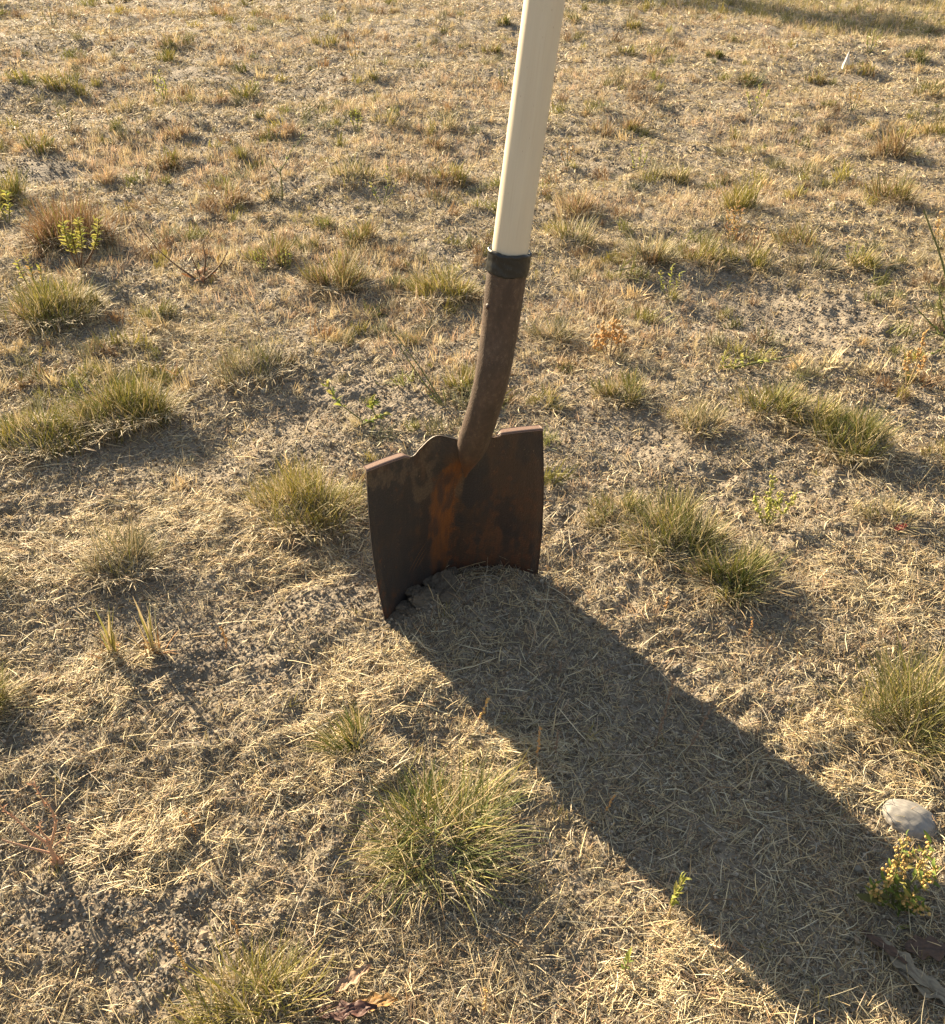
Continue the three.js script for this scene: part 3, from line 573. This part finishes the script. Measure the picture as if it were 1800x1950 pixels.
function beads(list, parent, mat, name = 'seed_head') {   // small seeds packed on a stalk
  const gs = list.map(([p, s]) => { const g = beadGeo.clone(); g.applyMatrix4(new THREE.Matrix4().compose(p, new THREE.Quaternion(), V3(s, s * 1.2, s))); return g; });
  return part(name, mergeGeometries(gs), mat, parent, 'stuff');
}
const LM = {
  lime: leafMat('lime', [0.30, 0.33, 0.07], 0.45), ygreen: leafMat('ygreen', [0.33, 0.31, 0.085], 0.45), green: leafMat('green', [0.14, 0.20, 0.04], 0.4), dull: leafMat('dull', [0.13, 0.13, 0.045], 0.35),
  amber: leafMat('amber', [0.42, 0.28, 0.10], 0.4), rust: leafMat('rust', [0.27, 0.14, 0.07], 0.35), straw: leafMat('strawleaf', STRAW, 0.35), rosy: leafMat('rosy', [0.46, 0.28, 0.18], 0.35),
};
const SM = { green: solid('gstem', [0.13, 0.14, 0.05]), brown: solid('bstem', [0.12, 0.075, 0.045]), rosy: solid('rstem', [0.42, 0.255, 0.165]), pale: solid('pstem', [0.44, 0.34, 0.17]), wine: solid('wstem', [0.16, 0.115, 0.08]) };
// stems: [dx px, dy px up, depth offset px (towards the camera +), sideways bow px, radius px]; leaves per stem
function weed(name, label, category, [px, py], stemMat, stems, L, opts = {}) {
  const r = rng(seed++), p = spot(px, py), k = p.mpp, g = thing(name, label, category, surf(p)); g.position.y -= 0.002;
  for (const [dx, dy, dz, bow, rad, root] of stems) {
    const tip = V3(dx * k, dy * k * 1.2, dz * k), mid = tip.clone().multiplyScalar(0.5).add(V3(bow * k, Math.abs(bow) * 0.2 * k, 0));
    const b = root ? V3(root[0] * k, root[1] * k * 1.2, 0) : V3((r() - 0.5) * 4 * k, -0.004, (r() - 0.5) * 4 * k);
    if (root) mid.addScaledVector(b, 0.5);
    const pts = [b, mid, tip], R = rad * k;
    part('stem', sweep(pts, (t) => R * (1 - 0.6 * t), 6, 10), stemMat, g);
    const c = new THREE.CatmullRomCurve3(pts, false, 'centripetal');
    const LN = L ? Math.round(L.n * (L.keep ? 1 : 1.9)) : 0, LL = L ? L.len * (L.keep ? 1 : 0.66) : 0;
    for (let i = 0; i < LN; i++) {
      const t = mix(L.from, L.to, (i + r()) / LN), q = c.getPointAt(clamp(t, 0, 1)), T = c.getTangentAt(clamp(t, 0, 1)), az = i * 2.4 + r(), sp = L.spread * (0.7 + 0.6 * r());
      const d = T.clone().multiplyScalar(Math.cos(sp)).add(V3(Math.cos(az), 0.1, Math.sin(az)).multiplyScalar(Math.sin(sp)));
      addLeaf(g, q, d, LL * k * (0.6 + 0.7 * r()), L.mats[Math.floor(r() * L.mats.length)], Math.floor(r() * 3), (r() - 0.5) * 1.5, L.wide ?? 1);
    }
    if (opts.seeds) { const S = opts.seeds, list = []; for (let i = 0; i < S.n; i++) { const t = mix(S.from, 1, i / S.n), q = c.getPointAt(t).add(V3(gauss(r), gauss(r), gauss(r)).multiplyScalar(S.spread * k * 0.5)); list.push([q, S.size * k * (0.6 + 0.7 * r())]); } beads(list, g, opts.seeds.mat); }
  }
  return g;
}
const SD = { orange: solid('orangeseed', [0.46, 0.27, 0.10], 0.9), amber: solid('amberseed', [0.52, 0.34, 0.12], 0.9), red: solid('redseed', [0.20, 0.145, 0.10], 0.9), lime: solid('limeseed', [0.36, 0.36, 0.08], 0.9) };

weed('leafy_weed', 'bushy yellow-green weed with dark forked stems in front of the reddish dry bush', 'weed', [152, 512], SM.brown, [[-10, 75, 0, -6, 2.2], [20, 80, 5, 6, 2.2], [55, 78, -5, 12, 2.4], [5, 60, 10, 0, 2]], { n: 22, from: 0.45, to: 1, spread: 1.1, len: 22, mats: [LM.lime, LM.ygreen, LM.ygreen] });
weed('leafy_weed', 'small yellow-green weed above the sprawling olive tuft near the left edge', 'weed', [70, 562], SM.green, [[-20, 60, 0, -6, 1.6], [0, 66, 0, 2, 1.6], [24, 55, 5, 6, 1.6]], { n: 10, from: 0.5, to: 1, spread: 1.1, len: 15, mats: [LM.ygreen, LM.lime, LM.amber] });
weed('leafy_weed', 'yellow-green weed at the foot of the olive tuft on the left edge', 'weed', [16, 425], SM.green, [[-6, 62, 0, -4, 1.5], [12, 50, 0, 4, 1.5]], { n: 12, from: 0.3, to: 1, spread: 1.1, len: 18, mats: [LM.lime, LM.ygreen] });
const sk = weed('skeleton_weed', 'bare forked weed with dark stems and reddish dead leaves at its foot, left of centre', 'weed', [384, 533], SM.brown, [[-72, 50, 0, -8, 2.2], [14, 62, 0, 6, 2.4], [58, 48, 0, 10, 2.2], [-10, 48, 10, 0, 2], [-110, 165, 0, -20, 1, [-72, 50]], [70, 130, -10, 10, 0.9, [14, 62]]], null);
{ const r = rng(4242), k = spot(384, 533).mpp; for (let i = 0; i < 16; i++) { const a = r() * 6.28; addLeaf(sk, V3(Math.cos(a) * 12 * k, 3 * k + r() * 6 * k, Math.sin(a) * 12 * k), V3(Math.cos(a), 0.25 + 0.3 * r(), Math.sin(a)), (10 + 16 * r()) * k, LM.rust, i, r() - 0.5, 1.0); } addLeaf(sk, V3(38 * k, 36 * k, 0), V3(0.2, 1, 0.1), 18 * k, LM.amber, 1, 1, 1.3); }
weed('branching_weed', 'thin dark green weed forking like a small tree in the middle distance', 'weed', [536, 382], SM.green, [[4, 50, 0, 2, 2], [34, 84, 0, 2, 1.3, [4, 46]], [-14, 66, 0, -2, 1.2, [4, 40]], [52, 98, 0, 4, 0.9, [30, 80]]], { n: 3, from: 0.3, to: 1, spread: 0.8, len: 9, mats: [LM.green] });
weed('branching_weed', 'wiry green weed with small yellow leaves left of the pale dry tuft', 'weed', [728, 388], SM.green, [[14, 68, 0, 6, 1.3], [-20, 40, 5, -4, 1.2], [32, 40, 0, 4, 1.1]], { n: 6, from: 0.3, to: 1, spread: 0.9, len: 12, mats: [LM.ygreen, LM.green] });
weed('leafy_sprig', 'bright green leafy sprig on a lying stem in the bare soil left of the socket', 'weed', [672, 815], SM.green, [[62, 24, 0, 4, 2.6], [42, 44, -4, -4, 1.6, [46, 20]], [-44, 70, -20, -14, 1.6, [20, 12]]], { n: 9, from: 0.45, to: 1, spread: 0.9, len: 22, mats: [LM.lime, LM.green, LM.ygreen] });
weed('wiry_weed', 'two long wiry green stems leaning left behind the socket', 'weed', [848, 772], SM.green, [[-86, 96, -30, -8, 1.8], [-102, 118, -40, 4, 1.7], [-34, 24, 0, -4, 1.5], [-4, 30, 0, 2, 1.8]], { n: 6, from: 0.35, to: 1, spread: 0.6, len: 9, mats: [LM.green, LM.ygreen] });
weed('leafy_sprig', 'yellow-green sprig with one long pointed stem lying to the right', 'weed', [1372, 702], SM.green, [[132, 26, 4, 0, 3.0], [14, 34, 0, -2, 1.8], [60, 30, 0, 4, 1.6]], { n: 8, from: 0.15, to: 0.75, spread: 0.9, len: 20, mats: [LM.ygreen, LM.lime] });
weed('seeding_weed', 'yellow-green weed with orange seed clusters at the end of the green clump row', 'weed', [1460, 1000], SM.green, [[-6, 92, 0, -4, 1.6], [-34, 60, 5, -5, 1.6], [12, 66, 4, 4, 1.6], [44, 62, 0, 8, 1.6], [-4, 52, 10, 0, 1.5]], { n: 9, from: 0.3, to: 1, spread: 0.9, len: 17, mats: [LM.ygreen, LM.lime, LM.ygreen] }, { seeds: { n: 16, from: 0.55, spread: 7, size: 2.5, mat: SD.lime } });
const rockWeed = weed('seeding_weed', 'bushy weed with orange-yellow seed clusters in front of the grey stone', 'weed', [1700, 1730], SM.green, [[-8, 150, 4, -6, 2.2], [-36, 110, 0, -10, 2], [24, 160, -6, 8, 2], [50, 105, 0, 10, 2], [-60, 70, 10, -10, 2], [10, 60, 24, 4, 2], [40, 40, 30, 8, 1.8], [-20, 170, -10, -8, 1.8]], { n: 11, from: 0.2, to: 1, spread: 1.0, len: 30, mats: [LM.green, LM.dull, LM.green, LM.ygreen] }, { seeds: { n: 34, from: 0.6, spread: 10, size: 2.6, mat: SD.amber } });
{ const k = spot(1700, 1730).mpp; addLeaf(rockWeed, V3(-30 * k, 46 * k, 8 * k), V3(-1, 0.35, 0.1), 64 * k, LM.dull, 0, 0.4, 1.1); addLeaf(rockWeed, V3(-20 * k, 50 * k, 8 * k), V3(-0.7, 0.75, 0.1), 56 * k, LM.dull, 0, 0.2, 1); addLeaf(rockWeed, V3(20 * k, 4 * k, 40 * k), V3(-1, 0.02, 0.2), 46 * k, LM.lime, 0, 0, 0.8); }
weed('green_sprout', 'bright green upright sprout with an orange foot at the edge of the blade shadow', 'sprout', [1272, 1748], SM.pale, [[14, 104, 0, -2, 3]], { n: 26, from: 0.36, to: 1, spread: 0.38, keep: 1, wide: 0.7, len: 25, mats: [LM.lime, LM.lime, LM.ygreen] }).children.length;
weed('green_sprout', 'tiny green sprout alone in the straw near the bottom, lower left of the larger sprout', 'sprout', [1186, 1858], SM.rosy, [[6, 46, 0, 1, 2.6]], { n: 9, from: 0.35, to: 1, spread: 0.45, keep: 1, len: 20, mats: [LM.lime, LM.green] });
weed('dead_weed', 'rosy-brown dried weed with forked stems at the lower left edge', 'dry weed', [112, 1645], SM.rosy, [[-4, 62, 0, -2, 6], [8, 16, 0, 2, 9], [-10, 14, 4, -2, 8], [-50, 122, 0, -6, 3, [-4, 48]], [22, 158, 0, 14, 3.2, [0, 50]], [-84, 68, 6, -6, 2.8, [-4, 26]], [-62, 168, 0, -10, 1.8, [-46, 108]], [-2, 106, 0, -8, 2.4, [0, 56]], [46, 96, 0, 12, 2.0, [6, 46]], [8, 196, 0, 3, 1.8, [16, 140]]], { n: 6, from: 0.25, to: 1, spread: 0.7, len: 15, mats: [LM.rosy, LM.rosy, LM.straw] });
for (const [q, label, hh] of [[[216, 1248], 'shorter upright green grass shoot with a straw base, left of the pair', 0.9], [[294, 1242], 'taller upright bunch of clipped green grass shoots, right of the pair', 1.1]]) {
  const r = rng(seed++), p = spot(...q), k = p.mpp, g = thing('grass_shoot', label, 'grass shoot', surf(p));
  for (let i = 0; i < 11; i++) { const A = new Ribbons(), h = 140 * hh * k * (0.55 + 0.5 * r()); A.blade(gauss(r) * 4 * k, -0.003, gauss(r) * 3 * k, r() * 6.28, 0.06 + 0.12 * r(), 0.12 * r(), h, 5 * k, r() * 3, vary(i < 6 ? [0.29, 0.28, 0.085] : STRAW, r, 0.2), 4); part('leaf_blade', A.geo(), M.grass, g); }
  const B = new Ribbons(); for (let i = 0; i < 40; i++) B.blade(gauss(r) * 14 * k, 0.001, gauss(r) * 12 * k, r() * 6.28, 0.5 + 0.8 * r(), 0.5, (20 + 30 * r()) * k, 3 * k, r(), vary(pick([[STRAW, 3], [[0.45, 0.25, 0.1], 2]], r), r), 3); part('thatch', B.geo(), M.grass, g, 'stuff');
}
const broom = weed('wiry_weed', 'tall wiry green weed fanning out along the right edge of the picture', 'weed', [1812, 645], SM.green, [[-104, 200, -30, 14, 3.2], [-44, 140, 0, -8, 2.6], [-74, 12, 90, 10, 3.4], [-70, 34, 50, 4, 2.6], [-14, 180, -10, -8, 2.4], [30, 190, 0, 10, 2.4], [-60, 90, 20, -6, 2.2], [-90, 60, 0, -4, 2]], { n: 7, from: 0.2, to: 1, spread: 0.5, len: 12, mats: [LM.green, LM.dull] });
weed('seeding_weed', 'rust-orange seed spike at the foot of the tall wiry weed', 'weed', [1728, 735], SM.pale, [[6, 92, 0, 3, 1.8], [-14, 60, 0, -4, 1.5], [20, 56, 0, 4, 1.5]], { n: 6, from: 0.3, to: 1, spread: 0.6, len: 14, mats: [LM.straw, LM.amber] }, { seeds: { n: 18, from: 0.55, spread: 6, size: 2.2, mat: SD.orange } });
weed('seeding_weed', 'brown bushy seed head right of the grey dry tuft', 'weed', [1160, 680], SM.wine, [[-14, 52, 0, -3, 1.6], [4, 60, 0, 1, 1.6], [22, 50, 0, 4, 1.6], [-26, 36, 4, -4, 1.4]], { n: 7, from: 0.4, to: 1, spread: 0.9, len: 12, mats: [LM.amber, LM.rust] }, { seeds: { n: 26, from: 0.6, spread: 13, size: 2.6, mat: SD.orange } });
const FARW = [
  [1390, 470, 70, 26, 'amber', 'orange-yellow weed on the rim behind the bare shaded ground'], [1440, 478, 48, 18, 'rust', 'small rust-coloured weed beside the orange-yellow weed'], [1215, 328, 44, 34, 'lime', 'bright yellow-green weed right of the handle, middle distance'], [1078, 322, 40, 24, 'amber', 'small amber weed beside the lower handle'], [1436, 222, 46, 46, 'lime', 'green weed with a dark fork in the upper right field'], [1272, 565, 60, 46, 'lime', 'yellow-green weed on the shaded left side of the bare ground'], [1618, 515, 40, 34, 'lime', 'small fresh green weed left of the bright tuft at right'], [1655, 105, 34, 22, 'lime', 'far yellow-green weed right of the white stone'], [500, 520, 40, 24, 'lime', 'yellow-green leaves beside the low dry tuft'], [548, 512, 36, 20, 'lime', 'thin yellow-green weed right of the low dry tuft'], [312, 196, 46, 20, 'lime', 'bright yellow-green blade cluster in the left far field'], [680, 250, 38, 22, 'lime', 'yellow-green weed in the middle far field'], [488, 188, 30, 16, 'lime', 'single bright weed in front of the far olive tuft'], [676, 118, 34, 24, 'amber', 'amber weed right of the far yellow tuft'], [100, 52, 28, 30, 'dull', 'dark weed at the far upper left'], [132, 250, 40, 30, 'dull', 'dark wiry weed by the green cushion at left'], [1470, 108, 20, 18, 'rust', 'tiny brown forked weed far right'], [1620, 225, 40, 26, 'amber', 'amber weed right of the dark tuft with the long shadow'], [1740, 250, 40, 34, 'dull', 'dark green weed near the right edge of the upper field'], [960, 165, 36, 22, 'dull', 'small wiry weed left of the handle, upper field'], [1790, 470, 70, 40, 'amber', 'orange stems at the right edge above the tall wiry weed'],
];
for (const [px, py, h, w, key, label] of FARW) weed('leafy_weed', label, 'weed', [px, py], key === 'rust' ? SM.wine : SM.green, [[-w * 0.45, h * 0.85, 0, -2, 1], [w * 0.05, h, 0, 1, 1], [w * 0.45, h * 0.8, 0, 3, 1]], { n: 9, from: 0.3, to: 1, spread: 0.8, len: Math.max(8, h * 0.22), mats: [LM[key], LM[key], LM[key === 'lime' ? 'ygreen' : key === 'amber' ? 'rust' : 'straw']] });
const STALKS = [
  [905, 1375, 26, 62, 'amber', 'beaded orange seed stalk leaning right on the left edge of the blade shadow'], [1020, 1450, 4, 78, 'orange', 'upright beaded seed stalk inside the blade shadow edge'], [1146, 1545, 22, 48, 'orange', 'short orange seed stalk at the lower edge of the blade shadow'], [920, 1935, 4, 92, 'amber', 'upright amber seed stalk at the bottom of the picture'], [376, 1590, -14, 68, 'orange', 'orange seed stalk in the straw at lower left'], [432, 1235, -2, 52, 'orange', 'small orange seed stalk on the soil left of the blade foot'], [1264, 1160, 6, 40, 'orange', 'small orange seed spike below the dark green tuft'], [1425, 1210, 2, 44, 'orange', 'orange seed spike below the brown curled leaves'], [1060, 1290, 8, 42, 'red', 'dark seed spike in the middle of the blade shadow'], [458, 1790, -8, 50, 'orange', 'orange seed spike above the bottom grass tuft'], [360, 1865, -10, 120, 'amber', 'tall pale stalk left of the bottom grass tuft'], [1245, 1430, 16, 160, 'red', 'left of the tall reddish dry stalks in the blade shadow'], [1300, 1440, 40, 130, 'red', 'right of the tall reddish dry stalks in the blade shadow'], [1055, 1440, 4, 60, 'red', 'brown spike right of the upright beaded stalk'],
];
for (const [px, py, dx, dy, key, label] of STALKS) weed('seed_stalk', label, 'seed stalk', [px, py], key === 'red' ? SM.wine : SM.rosy, [[dx, dy, 0, 2, 1.3]], null, { seeds: { n: Math.round(dy / 3.2), from: 0.3, spread: 3.2, size: 1.9, mat: SD[key] } });

// ---------------------------------------------------------------- dead leaves
const leafTex = (a, b, s0) => { const N = 128, d = new Uint8Array(N * N * 4); for (let j = 0; j < N; j++) for (let i = 0; i < N; i++) { const u = i / N, v = j / N, c = mix3(a, b, clamp(0.5 + 0.6 * fbm(u * 5 + s0, v * 5, 4) - 0.5 * sst(0.06, 0.0, Math.abs(v - 0.5)))), o = (j * N + i) * 4; for (let k = 0; k < 3; k++) d[o + k] = 255 * lin2srgb(c[k]); d[o + 3] = 255; } const t = new THREE.DataTexture(d, N, N); t.colorSpace = THREE.SRGBColorSpace; t.magFilter = THREE.LinearFilter; t.needsUpdate = true; return t; };
const DL = {
  tan: new THREE.MeshStandardMaterial({ map: leafTex([0.20, 0.11, 0.06], [0.36, 0.25, 0.16], 1), roughness: 0.7 }), wine: new THREE.MeshStandardMaterial({ map: leafTex([0.05, 0.018, 0.014], [0.11, 0.042, 0.028], 2), roughness: 0.6 }),
  grey: new THREE.MeshStandardMaterial({ map: leafTex([0.15, 0.12, 0.085], [0.27, 0.24, 0.17], 3), roughness: 0.8 }), dark: new THREE.MeshStandardMaterial({ map: leafTex([0.05, 0.032, 0.022], [0.12, 0.07, 0.045], 4), roughness: 0.7 }),
  ochre: new THREE.MeshStandardMaterial({ map: leafTex([0.12, 0.06, 0.025], [0.40, 0.22, 0.05], 5), roughness: 0.7 }), red: new THREE.MeshStandardMaterial({ map: leafTex([0.12, 0.012, 0.010], [0.24, 0.035, 0.025], 6), roughness: 0.5 }),
};
// [px, py, length px, width ratio, yaw, tilt, curl, material, label]
for (const [px, py, len, wr, yaw, tilt, curl, mk, label] of [
  [640, 1898, 80, 0.30, 0.55, 0.25, 0.5, 'tan', 'curled tan dead leaf catching the sun near the bottom edge'], [672, 1922, 88, 0.34, 0.05, 0.1, 0.35, 'ochre', 'dark dead leaf with an ochre patch just right of the tan leaf'], [600, 1942, 120, 0.28, 0.1, 0.02, 0.3, 'wine', 'dark wine-red dead leaf at the bottom edge'], [640, 1915, 60, 0.22, 2.9, 0.2, 0.4, 'wine', 'narrow wine-red leaf scrap left of the tan leaf'],
  [1308, 1105, 52, 0.42, 0.9, 0.3, 0.7, 'tan', 'curled reddish-brown dead leaf under the dark green tuft'], [1332, 1112, 34, 0.5, 0.2, 0.25, 0.7, 'tan', 'smaller brown dead leaf touching the curled one'], [1700, 1016, 30, 0.5, 0.3, 0.3, 0.3, 'red', 'small bright red leaf at the foot of the thin pale tuft'],
  [1664, 1790, 130, 0.26, -1.05, 0.06, 0.25, 'grey', 'long grey-brown lobed leaf pointing down in the lower right shade'], [1705, 1850, 150, 0.26, -0.75, 0.05, 0.25, 'grey', 'broad grey-brown dead leaf at the lower right corner'], [1720, 1812, 90, 0.5, -0.1, 0.05, 0.3, 'dark', 'flat dark brown leaf under the orange seeded weed'], [1640, 1780, 90, 0.2, -0.9, 0.1, 0.2, 'dark', 'narrow dark leaf left of the orange seeded weed'],
]) {
  const p = spot(px, py), k = p.mpp, r = rng(seed++), Ln = len * k, ph = r() * 6;
  const g = sheet((s, t, side) => { const x = s, pr = Math.pow(Math.sin(Math.PI * clamp(0.03 + 0.94 * Math.pow(s, 0.85))), 0.75) * (1 + 0.28 * Math.sin(s * 19 + ph) * sst(0.1, 0.3, s)), w = wr * 0.5 * pr, q = (t - 0.5) * 2; return V3(x * Ln, (curl * (0.25 * q * q * wr + 0.22 * (s - s * s)) + 0.03 * n2(s * 6 + ph, q * 2)) * Ln + side * 0.0004, q * w * Ln); }, 22, 8, (s, t) => [s, t]);
  const m = new THREE.Mesh(g, DL[mk]); m.name = numbered('dead_leaf'); m.castShadow = m.receiveShadow = true; m.position.copy(surf(p)); m.position.y += 0.006; m.rotation.set(0, yaw, tilt, 'YZX'); scene.add(m); tag(m, label, 'leaf');
}

// ---------------------------------------------------------------- stones and clods
function lump(det, sx, sy, sz, amp, fq, s0) { const g0 = new THREE.IcosahedronGeometry(1, det), p = g0.attributes.position; for (let i = 0; i < p.count; i++) { const x = p.getX(i), y = p.getY(i), z = p.getZ(i), k = 1 + amp * n3(x * fq + s0, y * fq, z * fq) + amp * 0.35 * n3(x * fq * 3 + s0, y * fq * 3, z * fq * 3); p.setXYZ(i, x * k * sx, y * k * sy, z * k * sz); } g0.computeVertexNormals(); return g0; }
{
  const p = spot(1735, 1562), k = p.mpp, N = 256, d = new Uint8Array(N * N * 4);
  for (let j = 0; j < N; j++) for (let i = 0; i < N; i++) { const u = i / N, v = j / N, b = fbm(u * 3 + v * 5, v * 26 - u * 9, 4), f = fbm(u * 40, v * 40, 2), c = mix3([0.16, 0.155, 0.145], [0.29, 0.275, 0.25], clamp(0.5 + 0.55 * b + 0.2 * f)), o = (j * N + i) * 4; for (let q = 0; q < 3; q++) d[o + q] = 255 * lin2srgb(c[q]); d[o + 3] = 255; }
  const t = new THREE.DataTexture(d, N, N); t.colorSpace = THREE.SRGBColorSpace; t.magFilter = THREE.LinearFilter; t.needsUpdate = true;
  const g = lump(14, 52 * k, 24 * k, 40 * k, 0.06, 0.8, 3); { const q = g.attributes.position, uv = g.attributes.uv; for (let i = 0; i < q.count; i++) uv.setXY(i, 0.5 + q.getX(i) * 6, 0.5 + (q.getZ(i) + 0.6 * q.getY(i)) * 6); }
  const m = new THREE.Mesh(g, new THREE.MeshStandardMaterial({ map: t, roughness: 0.75 })); m.name = numbered('stone'); m.castShadow = m.receiveShadow = true; m.position.copy(surf(p)); m.position.y += 3 * k; m.rotation.set(0.12, -0.45, -0.08); scene.add(m); tag(m, 'smooth rounded grey stone with faint bands at the right edge', 'stone');
  const w = spot(1609, 134), kw = w.mpp, wg = new THREE.ConeGeometry(9 * kw, 38 * kw, 9, 6); { const q = wg.attributes.position; for (let i = 0; i < q.count; i++) { const x = q.getX(i), y = q.getY(i), z = q.getZ(i), tt = y / (40 * kw) + 0.5; q.setXYZ(i, x * (1 + 0.25 * n3(x * 300, y * 60, z * 300)) + 1.5 * kw * tt * tt, y, z * (1 + 0.2 * n3(x * 200 + 5, y * 50, z * 200))); } wg.computeVertexNormals(); }
  const wm = new THREE.Mesh(wg, solid('whitestone', [0.56, 0.54, 0.49], 0.7)); wm.name = numbered('stone'); wm.castShadow = wm.receiveShadow = true; wm.position.copy(surf(w)); wm.position.y += 18 * kw; scene.add(wm); tag(wm, 'white pointed stone standing upright in the far right field', 'stone');
}
{
  const cm = new THREE.MeshStandardMaterial({ map: soilMap, roughness: 1, bumpMap: soilBump, bumpScale: 0.002 }), r = rng(990);
  [[752, 1178, 20, 'lowest of the clay clods by the lower left corner of the blade'], [770, 1162, 30, 'second clay clod up from the lower left corner of the blade'], [788, 1140, 32, 'third clay clod up along the blade foot'], [808, 1156, 42, 'clay clod in front of the third one along the blade foot'], [820, 1118, 28, 'fourth clay clod up along the blade foot'], [846, 1124, 46, 'broad cracked clay clod in front of the trough'], [862, 1098, 28, 'clay clod wedged at the foot of the trough'], [888, 1094, 26, 'clay clod right of the trough foot'], [785, 1176, 20, 'small clay clod out in front of the lowest clods'], [740, 1196, 14, 'tiny reddish clod at the outer lower left blade corner'], [850, 1154, 32, 'flat clay clod in front of the broad cracked one']].forEach(([px, py, s, label], i) => {
    const p = spot(px, py), k = p.mpp, g = lump(4, s * k * 0.62, s * k * 0.30, s * k * 0.55, 0.22, 1.4, i * 7.3);
    const m = new THREE.Mesh(g, cm); m.name = numbered('clay_clod'); m.castShadow = m.receiveShadow = true; m.position.copy(surf(p)); m.position.y += s * k * 0.08; m.rotation.set((r() - 0.5) * 0.5, r() * 6, (r() - 0.5) * 0.5); scene.add(m); tag(m, label, 'clod');
  });
}
// ---------------------------------------------------------------- young conifer beyond the field: its narrow shadow is the dark band across the far right corner
{
  const b = V3(-1.30, 0, -11.45), g = thing('conifer_tree', 'narrow conifer beyond the picture top, its shadow the dark far band', 'tree', b), r = rng(1717);
  part('trunk', sweep([V3(0, -0.1, 0), V3(0.02, 2.4, 0), V3(0, 5.0, 0.02)], t => mix(0.07, 0.012, t), 10, 16), solid('bark', [0.10, 0.07, 0.05], 0.95), g);
  const A = new Ribbons(); for (let i = 0; i < 14000; i++) { const h = 0.12 + 4.9 * Math.pow(r(), 1.25), rr = 0.60 * (1 - h / 5.6) + 0.02, a = r() * 6.283, q = Math.sqrt(0.15 + 0.85 * r()) * rr * (0.8 + 0.3 * n2(a * 1.2, h * 2)); A.blade(Math.cos(a) * q, h, Math.sin(a) * q, a + gauss(r) * 0.6, 0.9 + 0.5 * r(), 0.3, 0.10 + 0.08 * r(), 0.014, r() * 3, vary([0.05, 0.075, 0.03], r, 0.3), 2); }
  part('crown', A.geo(), M.grass, g, 'stuff');
}
console.log('weeds');
renderer.render(scene, camera);
